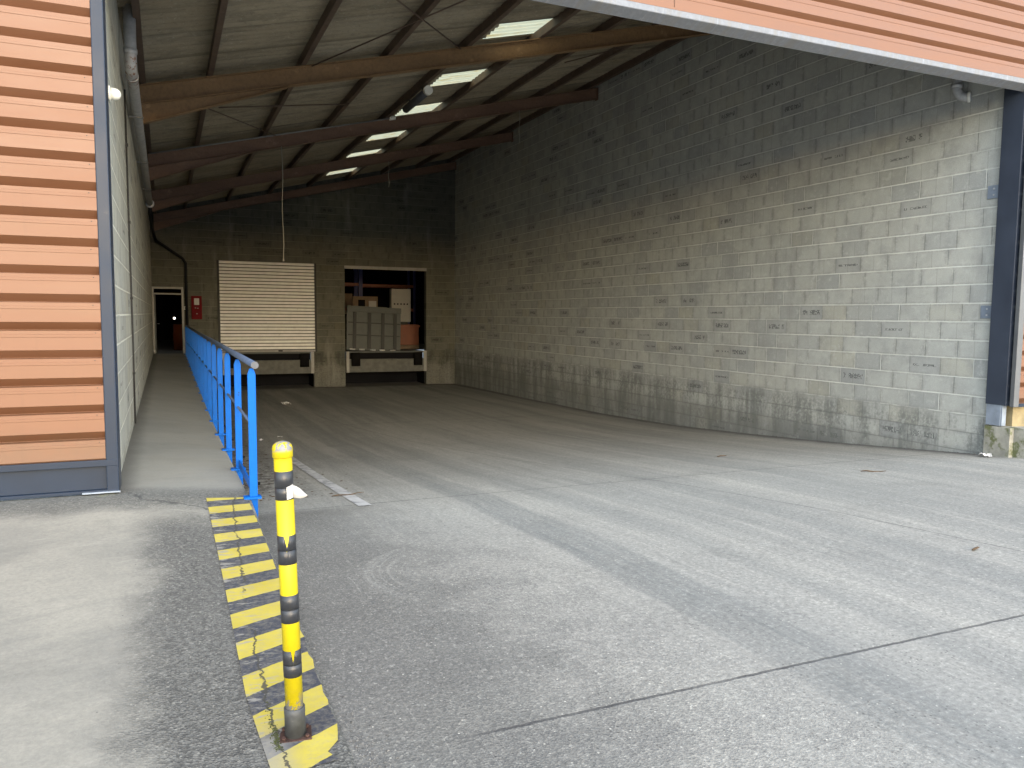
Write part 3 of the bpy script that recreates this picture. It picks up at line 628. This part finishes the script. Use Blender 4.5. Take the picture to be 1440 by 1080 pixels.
def rafter(y, mat, lab):
    t = thing('steel_rafter', lab, 'beam', (XL + .12, y, rtop(XL + .12)), 'sloping steel rafters under the roof')
    o = Vector(t.location); x0, x1 = XL + .12, XR - .003; D = .265; w = .065; tf = .012
    def P(x, dy, dz): return (x - o.x, dy, rtop(x) + dz - o.z)
    m = MB()
    for (a, b, za, zb) in ((-w, w, -tf, 0), (-w, w, -D, -D + tf), (-.005, .005, -D + tf, -tf)):
        m.hexa([P(x0, a, za), P(x1, a, za), P(x1, b, za), P(x0, b, za)], [P(x0, a, zb), P(x1, a, zb), P(x1, b, zb), P(x0, b, zb)])
    m.build('beam', mat, t)
    h = MB(); xe = 1.75; hd = .30
    h.hexa([P(x0, -.005, -D - hd + .05), P(xe, -.005, -D - .012), P(xe, .005, -D - .012), P(x0, .005, -D - hd + .05)], [P(x0, -.005, -D - .001), P(xe, -.005, -D - .001), P(xe, .005, -D - .001), P(x0, .005, -D - .001)])
    h.hexa([P(x0, -w, -D - hd + .035), P(xe, -w, -D - .014), P(xe, w, -D - .014), P(x0, w, -D - hd + .035)], [P(x0, -w, -D - hd + .048), P(xe, -w, -D - .0125), P(xe, w, -D - .0125), P(x0, w, -D - hd + .048)])
    h.build('haunch', mat, t)
    e = MB(); e.hexa([P(x1 - .02, -w, -D - .03), P(x1 - .004, -w, -D - .03), P(x1 - .004, w, -D - .03), P(x1 - .02, w, -D - .03)], [P(x1 - .02, -w, .0), P(x1 - .004, -w, .0), P(x1 - .004, w, .0), P(x1 - .02, w, .0)]); e.build('end_plate', mat, t)
    return t
rafter(12.38, M['ochre'], 'brown steel rafter nearest the opening, daylight painted in as ochre')
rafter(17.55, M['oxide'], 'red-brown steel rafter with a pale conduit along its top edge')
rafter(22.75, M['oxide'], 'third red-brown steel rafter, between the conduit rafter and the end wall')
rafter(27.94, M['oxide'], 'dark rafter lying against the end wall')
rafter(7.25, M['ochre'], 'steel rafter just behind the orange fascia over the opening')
# conduit and lamp on the second rafter
t = thing('conduit', 'thin pale conduit along the top edge of the second rafter', 'conduit', (-.2, 17.46, rtop(-.2)))
MB().tube([(0, 0, -.012), (4.85, 0, SL * 4.85 - .012)], .016, 8).build('tube', M['paleframe'], t); MB().tube([(4.85, 0, SL * 4.85 - .012), (4.98, 0, SL * 4.98 - .012)], .05, 10).build('end_fitting', M['white'], t)
t = thing('fluorescent_lamp', 'unlit grey tube lamp hung below the roof between two rooflights', 'lamp', (4.62, 14.6, 5.80))
MB().tube([(0, 0, 0), (0, 1.45, 0)], .075, 16).build('tube', M['capgrey'], t); MB().tube([(0, -.08, 0), (0, 0, 0)], .085, 16).build('end_cap', M['white'], t); MB().tube([(0, .3, .06), (0, .3, .2)], .01, 6).build('hanger', M['cable'], t); MB().tube([(0, 1.2, .06), (0, 1.2, .2)], .01, 6).build('hanger', M['cable'], t)
def cord(x, y, z0, z1, lab, knob=True, mat='cord', r=.008):
    t = thing('hanging_cord', lab, 'cord', (x, y, z0)); pts = [(.012 * math.sin(k * 1.3), 0, (z1 - z0) * k / 8) for k in range(9)]
    MB().tube(pts, r, 6).build('line', M[mat], t)
    if knob: MB().tube([(0, 0, -.06), (0, 0, 0)], [.02, .012], 8).build('knob', M[mat], t)
cord(2.33, 17.42, 2.78, rtop(2.33) - .27, 'long pale cord hanging from the second rafter in front of the shutter')
cord(7.78, 17.42, rtop(7.78) - 1.05, rtop(7.78) - .27, 'short pale wire hanging below the right half of the second rafter', False)
cord(6.0, 22.62, rtop(6.0) - 1.0, rtop(6.0) - .27, 'short thin wire hanging below the third rafter', False)
# ------------------------------------------------------------------ pipes, lamp on the left wall
t = thing('drain_pipe', 'galvanised pipe with a rusty joint, run along the top of the walkway wall', 'pipe', (-.27, 9.72, 4.23))
pts = [(0, 0, .66), (0, 0, .14)] + [(0, .12 - .12 * math.cos(a), .12 - .12 * math.sin(a)) for a in (R(20), R(40), R(60), R(80))] + [(0, .2, 0), (.0, 4, .0), (0, 11.5, .0)]
MB().tube(pts, .062, 18).build('tube', M['pipe'], t)
for zz in (.16,): MB().tube([(0, 0, zz), (0, 0, zz + .05)], .07, 18).build('joint', M['pipe'], t)
MB().tube([(0, .26, 0), (0, .31, 0)], .069, 18).build('joint', M['pipe'], t); MB().tube([(0, 11.42, 0), (0, 11.52, 0)], .10, 18).build('flange', M['galva'], t)
for yy in (2.0, 5.4, 8.6): MB().box(-.112, .075, yy - .02, yy + .02, -.075, -.063).build('clamp', M['paleframe'], t)
t = thing('black_pipe', 'black pipe dropping from the wall corner down beside the doorway', 'pipe', (-.27, 21.3, 4.0))
MB().tube([(0, 0, .17), (0, .1, .0), (0, 3., -.05), (.05, 6.2, -.12), (.25, 6.58, -.22), (.82, 6.62, -.62), (.92, 6.62, -.78), (.92, 6.62, -1.1), (.92, 6.62, -2.9)], .045, 12).build('tube', M['blackgap'], t)
for zz in (-1.4, -2.3): MB().box(.86, .98, 6.63, 6.735, zz - .02, zz + .02).build('clamp', M['panelrib'], t)
t = thing('wall_cable', 'dark cable running down the walkway wall below the pipe', 'cable', (XL + .012, 10.55, .26))
MB().tube([(0, 0, 0), (.004, .012, 1.), (.002, -.006, 2.4), (0, 0, 3.95)], .011, 6).build('cable', M['cable'], t)
for zz in (.6, 1.5, 2.4, 3.3): MB().box(-.01, .018, -.03, .03, zz, zz + .03).build('clip', M['cable'], t)
t = thing('wall_light', 'small cream bulkhead lamp on the walkway wall near the corner trim', 'lamp', (XL, 7.45, 3.40))
MB().tube([(0, 0, 0), (.015, 0, 0)], .062, 16).build('base', M['white'], t, .004); MB().tube([(.015, 0, .0), (.055, 0, -.004), (.082, 0, -.008), (.092, 0, -.01)], [.05, .048, .034, .012], 16).build('dome', M['white'], t)
t = thing('drain_elbow', 'bent grey drain pipe turning into the top of the right block wall', 'pipe', (9.86, 7.62, 4.62))
MB().tube([(0, 0, .5), (0, 0, .08), (.01, -.015, .03), (.03, -.05, -.02), (.055, -.10, -.04), (.09, -.16, -.04)], .062, 16).build('tube', M['pipe'], t)
MB().tube([(0, 0, .10), (0, 0, .15)], .07, 16).build('joint', M['pipe'], t); MB().tube([(.068, -.12, -.04), (.085, -.15, -.04)], .075, 16).build('seal', M['white'], t)

# ------------------------------------------------------------------ facade
PIT = .2035
def clad_profile(z0, z1, phase):
    # returns (dy, z) polyline; phase = z of a rib's lower edge; face flush at dy 0, undercut and groove below it
    pts = []; k = math.floor((z0 - phase) / PIT) - 1
    while phase + k * PIT < z1 + PIT:
        b = phase + k * PIT
        pts += [(.066, b + .001), (.0, b + .058), (.0, b + .150), (-.003, b + .152), (-.003, b + .170), (.0, b + .172), (.0, b + PIT - .006), (.066, b + PIT - .001)]
        k += 1
    # order: groove bottom .. rib: underside slope up to face, then face, then return
    res = []
    for a, b in zip(pts, pts[1:]):
        if b[1] < z0 or a[1] > z1: continue
        if a[1] < z0: f = (z0 - a[1]) / max(1e-6, b[1] - a[1]); a = (a[0] + (b[0] - a[0]) * f, z0)
        if b[1] > z1: f = (z1 - a[1]) / max(1e-6, b[1] - a[1]); b = (a[0] + (b[0] - a[0]) * f, z1)
        if not res: res.append(a)
        res.append(b)
    return res
def clad(x0, x1, z0, z1, phase, parent, oz):
    m = MB(); pr = clad_profile(z0, z1, phase); n = max(1, int((x1 - x0) / 1.5)); rows = []
    for dy, z in pr: rows.append([m.bm.verts.new((x0 + (x1 - x0) * k / n, F - .045 + dy + .0, z)) for k in range(n + 1)])
    for a, b in zip(rows, rows[1:]):
        for k in range(n): m.bm.faces.new((a[k], a[k + 1], b[k + 1], b[k]))
    return m.build('cladding_sheet', M['clad'], parent)
LP = 3.558 - PIT * 20 - .052       # left phase: lower edge of the shaded undercut
t = thing('cladding_wall', 'orange ribbed metal cladding left of the bay, above a slate base channel', 'wall', (0, 0, 0))
clad(-10, -.437, .50, 8.4, LP + .052 - .052, t, 0)
MB().box(-.436, -.352, F - .05, F - .036, .25, 4.9).build('corner_trim', M['slate'], t, .006)
MB().box(-.370, -.352, F - .034, 6.868, .25, 4.9).build('reveal_trim', M['navy'], t)
ch = MB(); ch.box(-10, -.3525, F - .052, F + .02, .452, .500); ch.box(-10, -.3525, F - .052, F + .02, .250, .272); ch.box(-10, -.42, F - .012, F + .02, .272, .452); ch.build('base_channel', M['slate'], t, .003)
MB().box(-.415, -.353, F - .045, F + .02, .273, .451).build('channel_stop', M['slate'], t, .003)
MB().box(-.60, -.345, F - .075, F - .053, .252, .262).build('base_lip', M['zinc'], t)
zz = LP + PIT * 0
for k in range(0, 20):
    z = LP + PIT * k - .022
    if .5 < z < 4.3: MB().tube([(-.475 - .01 * (k % 2), F - .034, z), (-.475 - .01 * (k % 2), F - .046, z)], [.006, .004], 8).build('screw', M['panelrib'], t)
MB().box(-10, -.44, F + .03, F + .2, .25, 8.4).build('inner_wall', M['concrete'], t)
t = thing('cladding_fascia', 'orange ribbed metal fascia across the top of the bay opening', 'fascia', (0, 0, 0))
clad(-.3505, 4.55, 4.552, 8.4, 4.53 - .022, t, 0); clad(4.556, 16, 4.552, 8.4, 4.53 - .022, t, 0)
MB().box(-.35, 16, F + .03, F + .2, 4.62, 8.4).build('backing_wall', M['concrete'], t)
fl = MB()
fl.extrude([(0, 0), (.004, -.004), (.004, -.062), (-.115, -.108), (-.118, -.05), (-.122, -.05), (-.119, -.114), (.000, -.066)], (-.35, F - .042, 4.553), (16, F - .042, 4.553))
fl.build('drip_flashing', M['flash'], t)
MB().extrude([(.006, 0.014), (.006, -.006), (-.03, -.006), (-.03, .014)], (-.35, F - .042, 4.553), (16, F - .042, 4.553)).build('edge_strip', M['clad'], t)
# right-hand column, trims and cladding
t = thing('steel_column', 'navy steel column at the right end of the bay opening, on a blue zinc foot', 'column', (9.86, 6.78, .24))
MB().box(-.005, .08, -.11, .165, .27, 4.30).build('column', M['navy'], t, .004)
ft = MB(); ft.box(.002, .010, -.04, .15, .0, .27); ft.box(.01, .09, -.06, -.042, .0, .27); ft.build('foot', M['zinc'], t)
for zz in (1.47, 3.03): 
    p = MB().box(.066, .081, .20, .36, zz - .085, zz + .085).build('fixing_plate', M['zinc'], t, .003)
    for dz in (-.04, .04): MB().tube([(.066, .27, zz + dz), (.058, .27, zz + dz)], .012, 8).build('bolt', M['galva'], p)
t = thing('cladding_wall', 'orange ribbed metal cladding right of the navy column, above a mossy plinth', 'wall', (0, 0, 0))
clad(9.965, 16, .545, 4.53, LP + .1, t, 0)
MB().box(9.862, 9.962, F - .05, F + .005, .50, 4.46).build('corner_trim', M['trim_pale'], t, .004); MB().box(9.862, 16, F - .053, F + .01, .500, .543).build('base_trim', M['slate'], t) if False else MB().box(9.964, 16, F - .053, F + .01, .500, .543).build('base_trim', M['slate'], t)
MB().box(9.97, 16, F + .03, F + .2, .5, 4.53).build('inner_wall', M['concrete'], t)
MB().box(10.02, 16, F + .06, F + .15, .20, .495).build('render_strip', M['sand'], t)
def plinth():
    m = MB(); n = 22; prof = lambda x: .235 + random.uniform(-.018, .012)
    xs = [9.95 + i * .28 for i in range(n)]
    A = []
    for x in xs: A.append([m.bm.verts.new((x, 6.44 + random.uniform(-.015, .015), -.4)), m.bm.verts.new((x, 6.45 + random.uniform(-.02, .02), .12 + random.uniform(-.03, .03))), m.bm.verts.new((x, 6.47 + random.uniform(-.02, .02), prof(x))), m.bm.verts.new((x, 6.9, .23)), m.bm.verts.new((x, 6.9, -.4))])
    for a, b in zip(A, A[1:]):
        for k in range(4): m.bm.faces.new((a[k], b[k], b[k + 1], a[k + 1]))
    m.bm.faces.new(A[0][::-1]); m.bm.faces.new(A[-1])
    m.box(9.868, 9.946, 6.60, 6.945, -.4, .225)
    return tag(m.build('plinth', M['dirtyconc']), 'cracked mossy concrete plinth under the right-hand cladding', 'plinth')
plinth()
# ------------------------------------------------------------------ railing
def railing():
    t = thing('railing', 'bright blue steel railing along the edge of the raised walkway', 'railing', (RAILX, 6.40, 0))
    y0 = 0.; y1 = 21.35; top = 1.205
    MB().tube([(0.02, y0 - .07, top + .002), (0.02, y1, top - .01)], .028, 16).build('top_rail', M['bluedark'], t)
    MB().tube([(0.02, y0 - .074, top + .002), (0.02, y0 - .070, top + .002)], .0285, 16).build('end_cap', M['capgrey'], t)
    MB().tube([(0.0, y0, .735), (0.0, y1, .71)], .012, 8).build('mid_rail', M['bluedark'], t)
    y = 0.
    for k in range(17):
        Y = 1.315 * k; zb = walk_z(.56, 6.4 + Y)
        m = MB(); w = .030; th = .012; zt = top - .026
        z_lo = zb - (.30 if k == 0 else .14)
        P = [(-w, z_lo), (w, z_lo), (w, zt - .045), (w * .45, zt), (-w * .45, zt), (-w, zt - .045)]
        f = [m.bm.verts.new((a, Y - th, b)) for a, b in P]; g = [m.bm.verts.new((a, Y + th, b)) for a, b in P]
        m.bm.faces.new(f); m.bm.faces.new(g[::-1])
        for i in range(6): m.bm.faces.new((f[i], f[(i + 1) % 6], g[(i + 1) % 6], g[i]))
        p = m.build('post', M['blue'], t, .003)
        b = MB(); b.box(-.075, .055, Y - .045, Y + .045, zb + .006, zb + .022); b.build('bracket', M['blue'], p)
        bo = MB(); bo.tube([(.034, Y, zb + .12), (.05, Y, zb + .12)], .012, 8); bo.build('bolt', M['black'], p)
    for k in range(3):
        a = 1.315 * k + .02; b = a + 1.275
        MB().hexa([(-.006, a, walk_z(.56, 6.4 + a) + .03), (-.006, b, walk_z(.56, 6.4 + b) + .03), (.006, b, walk_z(.56, 6.4 + b) + .03), (.006, a, walk_z(.56, 6.4 + a) + .03)], [(-.006, a, walk_z(.56, 6.4 + a) + .10), (-.006, b, walk_z(.56, 6.4 + b) + .10), (.006, b, walk_z(.56, 6.4 + b) + .10), (.006, a, walk_z(.56, 6.4 + a) + .10)]).build('toe_board', M['blue'], t) if k < 1 else None
    return t
railing()
# ------------------------------------------------------------------ bollard
def bollard():
    t = thing('bollard', 'yellow and black taped bollard on a rusty plate at the end of the hazard stripes', 'bollard', (.409, 2.93, .016))
    t.rotation_euler = (R(.2), R(-1.65), R(-8))
    r = .0325
    yz = lambda y: 1.12 - (y - 622) * .002705
    MB().tube([(0, 0, .06), (0, 0, 1.075)], r, 32).build('tube', M['yellow'], t)
    MB().tube([(0, 0, 1.066), (0, 0, 1.068), (0, 0, 1.100), (0, 0, 1.112), (0, 0, 1.121), (0, 0, 1.126)], [.0335, .0365, .0365, .033, .023, .006], 32).build('cap', M['yellow'], t)
    def band(ya, yb, dips=(), seam=True):
        m = MB(); n = 64; z1, z0 = yz(ya), yz(yb); prev = None
        for k in range(n + 1):
            a = 2 * math.pi * k / n; zt, zl = z1, z0
            for (c, w, d, side) in dips:
                e = abs((a - c + math.pi) % (2 * math.pi) - math.pi)
                if e < w: zt = zt - d * (1 - e / w) ** .7 if side > 0 else zt; zl = zl + (d * (1 - e / w) ** .7 if side < 0 else 0)
            row = [m.bm.verts.new((math.cos(a) * rr, math.sin(a) * rr, z)) for rr, z in ((r, zt), (r + .0012, zt - .0005), (r + .0012, zl + .0005), (r, zl))]
            if prev:
                for j in range(3): f = m.bm.faces.new((prev[j], row[j], row[j + 1], prev[j + 1])); f.smooth = True
            prev = row
        return m.build('tape_band', M['tape'], t)
    cam = R(-100)
    band(660, 683); band(681, 699, [(cam + .62, .20, .046, 1)]); band(748, 769, [(cam + .2, .26, .046, 1)]); band(767, 788, [(cam + .15, .2, .008, 1)]); band(831, 852); band(850, 870); band(909, 930, [(cam + .3, .2, .046, 1)]); band(928, 947)
    # torn sticker: a pale patch and its curled flap
    m = MB(); prev = None
    for k in range(9):
        a = cam + .42 + .85 * k / 8; row = [m.bm.verts.new((math.cos(a) * (r + .0022), math.sin(a) * (r + .0022), z)) for z in (yz(698) + .004 * k / 8, yz(681 - 3 * k / 8))]
        if prev: m.bm.faces.new((prev[0], row[0], row[1], prev[1]))
        prev = row
    m.build('torn_sticker', M['paper'], t)
    m = MB(); prev = None; a = cam + 1.32; bx, by = math.cos(a) * (r + .002), math.sin(a) * (r + .002)
    ex, ey = math.cos(R(-24)), math.sin(R(-24))
    for k in range(8):
        s = k / 7; d = .056 * s; zc = -.012 * s - .01 * math.sin(s * 3); h0 = yz(680) - .004 * s + zc * .6; h1 = yz(697) + .012 * s ** 2 + zc * .4
        off = .010 * math.sin(s * 4.2)
        row = [m.bm.verts.new((bx + ex * d - ey * off, by + ey * d + ex * off, h0 - .022 * s ** 1.5)), m.bm.verts.new((bx + ex * d * .94 - ey * off * .4, by + ey * d * .94 + ex * off * .4, h1))]
        if prev: f = m.bm.faces.new((prev[0], row[0], row[1], prev[1])); f.smooth = True
        prev = row
    fo = m.build('sticker_flap', M['paper'], t); so = fo.modifiers.new('solid', 'SOLIDIFY'); so.thickness = .0008
    MB().tube([(0, 0, .008), (0, 0, .09), (0, 0, .094), (0, 0, .116), (0, 0, .118)], [.0395, .0375, .0385, .0385, .034], 32).build('collar', M['collar'], t)
    bp = MB().box(-.058, .058, -.05, .05, -.004, .009).build('base_plate', M['rust'], t, .002)
    for x in (-.042, .042):
        for y in (-.036, .036): MB().tube([(x, y, .009), (x, y, .02)], .008, 6).build('bolt', M['rust'], bp)
bollard()
# ------------------------------------------------------------------ litter, stones, moss
def paper(x, y, s, lab):
    m = MB(); n = 5; g = [[m.bm.verts.new(((i / n - .5) * s * random.uniform(.9, 1.1), (j / n - .5) * s * .7, random.uniform(.002, .35 * s))) for i in range(n + 1)] for j in range(n + 1)]
    for a, b in zip(g, g[1:]):
        for i in range(n): m.bm.faces.new((a[i], a[i + 1], b[i + 1], b[i]))
    o = m.build('paper_scrap', M['paper'], smooth=False); o.location = (x, y, yard_z(y) + .006); o.rotation_euler = (0, 0, random.uniform(0, 6)); tag(o, lab, 'litter', 'paper scraps lying in the yard')
paper(9.72, 6.80, .14, 'crumpled white paper at the foot of the right block wall'); paper(2.95, 22.0, .30, 'white scrap lying deep in the bay before the shutter'); paper(1.94, 15.4, .09, 'small pale scrap on the yard floor beyond the bollard top'); paper(1.55, 15.0, .10, 'pale scrap in the dirt below the railing')
def twig(x, y, a, L, lab):
    ca, sa = math.cos(a), math.sin(a); z = yard_z(y) + .012
    o = MB().tube([(x + ca * t + .012 * math.sin(t * 40), y + sa * t, z + .006 * math.sin(t * 25)) for t in [L * k / 6 for k in range(7)]], [.005, .008, .008, .007, .007, .005, .003], 6).build('twig', M['leaf']); tag(o, lab, 'twig', 'twigs dropped on the yard concrete')
twig(1.52, 8.05, .15, .34, 'dark twig lying beside the end of the white bay line'); twig(5.15, 3.66, .2, .12, 'short dark twig on the bright concrete at the right'); twig(7.3, 6.6, -.4, .30, 'thin twig on the floor in front of the right block wall'); twig(7.0, 8.8, .3, .22, 'small dark twig nearer the right block wall, inside the opening')
def scatter(name, n, fn, smin, smax, mat, flat=.6):
    m = MB()
    for _ in range(n):
        x, y, z = fn(); s = smin * (smax / smin) ** (random.random() ** 2.2); a = random.uniform(0, 6.28)
        k = random.choice((5, 6)); ring = [m.bm.verts.new((x + math.cos(a + 6.283 * i / k) * s * random.uniform(.6, 1.1), y + math.sin(a + 6.283 * i / k) * s * random.uniform(.6, 1.1), z)) for i in range(k)]
        t = m.bm.verts.new((x + random.uniform(-.3, .3) * s, y + random.uniform(-.3, .3) * s, z + s * flat))
        for i in range(k): m.bm.faces.new((ring[i], ring[(i + 1) % k], t))
    return stuff(m.build(name, mat))
def f_front():
    a = random.gauss(0, 1); b = random.gauss(0, 1)
    if random.random() < .55: x = .60 + abs(a) * .06; y = 2.75 + b * .12; return x, y, yard_z(y) + .001
    y = random.uniform(2.7, 6.3); x = .60 + abs(a) * .035; return x, y, yard_z(y) + .001
scatter('gravel', 420, f_front, .002, .011, M['stone'])
def f_apron():
    y = random.uniform(2.8, 6.45); x = min(.22, random.gauss(.02, .16)); return x, y, walk_z(x, y) + .004
scatter('gravel', 620, f_apron, .0015, .006, M['stone'])
def f_wide():
    y = random.uniform(2.2, 7.5); x = random.uniform(.7, 7.5); return x, y, yard_z(y) + .001
def f_foot():
    y = random.uniform(7.0, 20.); x = XR - .01 - abs(random.gauss(0, .07)); return x, y, yard_z(y) + .002
scatter('gravel', 500, f_foot, .004, .022, M['stone'], .5)
scatter('gravel', 260, f_wide, .002, .007, M['stone'], .4)
def f_leaf():
    y = 8.2 + random.random() ** 1.5 * 14; x = .66 + abs(random.gauss(0, .45)); return x, y, yard_z(y) + .003
scatter('leaf_litter', 700, f_leaf, .008, .03, M['leaf'], .25)
def f_moss():
    y = 2.84 + abs(random.gauss(0, .13)); x = .335 + random.gauss(0, .008); return x, y, walk_z(x, y) + .009
scatter('moss', 240, f_moss, .002, .006, M['moss'], .7)
def f_moss2():
    x = random.uniform(9.97, 11.5); y = random.uniform(6.44, 6.54); return x, y, .222 + random.uniform(-.05, .0)
scatter('moss', 300, f_moss2, .006, .02, M['moss'], .5)

# ------------------------------------------------------------------ light
EL = 20; AZ = 2      # a broad soft sun behind the camera
w = bpy.data.worlds.new('World'); sc.world = w; w.use_nodes = True; nt = w.node_tree
bg = nt.nodes['Background']; sky = nt.nodes.new('ShaderNodeTexSky'); sky.sky_type = 'NISHITA'; sky.sun_disc = False
sky.sun_elevation = R(EL); sky.sun_rotation = R(180 + AZ); sky.dust_density = 1.3; sky.air_density = 1.0; sky.ozone_density = 1.0
nt.links.new(sky.outputs[0], bg.inputs[0]); bg.inputs[1].default_value = .15
sl = bpy.data.lights.new('sun', 'SUN'); sl.energy = 1.4; sl.angle = R(140); sl.color = (1, .985, .955)
so = bpy.data.objects.new('sun', sl); COL.objects.link(so)
d = Vector((-math.sin(R(AZ)) * math.cos(R(EL)), -math.cos(R(AZ)) * math.cos(R(EL)), math.sin(R(EL))))
so.rotation_euler = d.to_track_quat('Z', 'Y').to_euler(); so.location = d * 40

# ------------------------------------------------------------------ camera
yaw, pit, rol = R(23.706), R(4.914), R(.508)
f = Vector((math.sin(yaw) * math.cos(pit), math.cos(yaw) * math.cos(pit), -math.sin(pit))); r = Vector((math.cos(yaw), -math.sin(yaw), 0)); u = r.cross(f)
r2 = r * math.cos(rol) + u * math.sin(rol); u2 = -r * math.sin(rol) + u * math.cos(rol)
cd = bpy.data.cameras.new('camera'); cd.sensor_width = 36; cd.lens = 1108.586 / 1440 * 36; cd.clip_start = .05; cd.clip_end = 2000
co = bpy.data.objects.new('camera', cd); COL.objects.link(co)
mw = Matrix.Identity(4)
for i in range(3): mw[i][0] = r2[i]; mw[i][1] = u2[i]; mw[i][2] = -f[i]; mw[i][3] = (0, 0, 1.6)[i]
co.matrix_world = mw; sc.camera = co
vs = sc.view_settings; vs.view_transform = 'Standard'; vs.look = 'None'; vs.gamma = 1; vs.use_curve_mapping = False; vs.exposure = 2.1
sc.cycles.max_bounces = 8; sc.cycles.diffuse_bounces = 5; sc.cycles.use_denoising = True
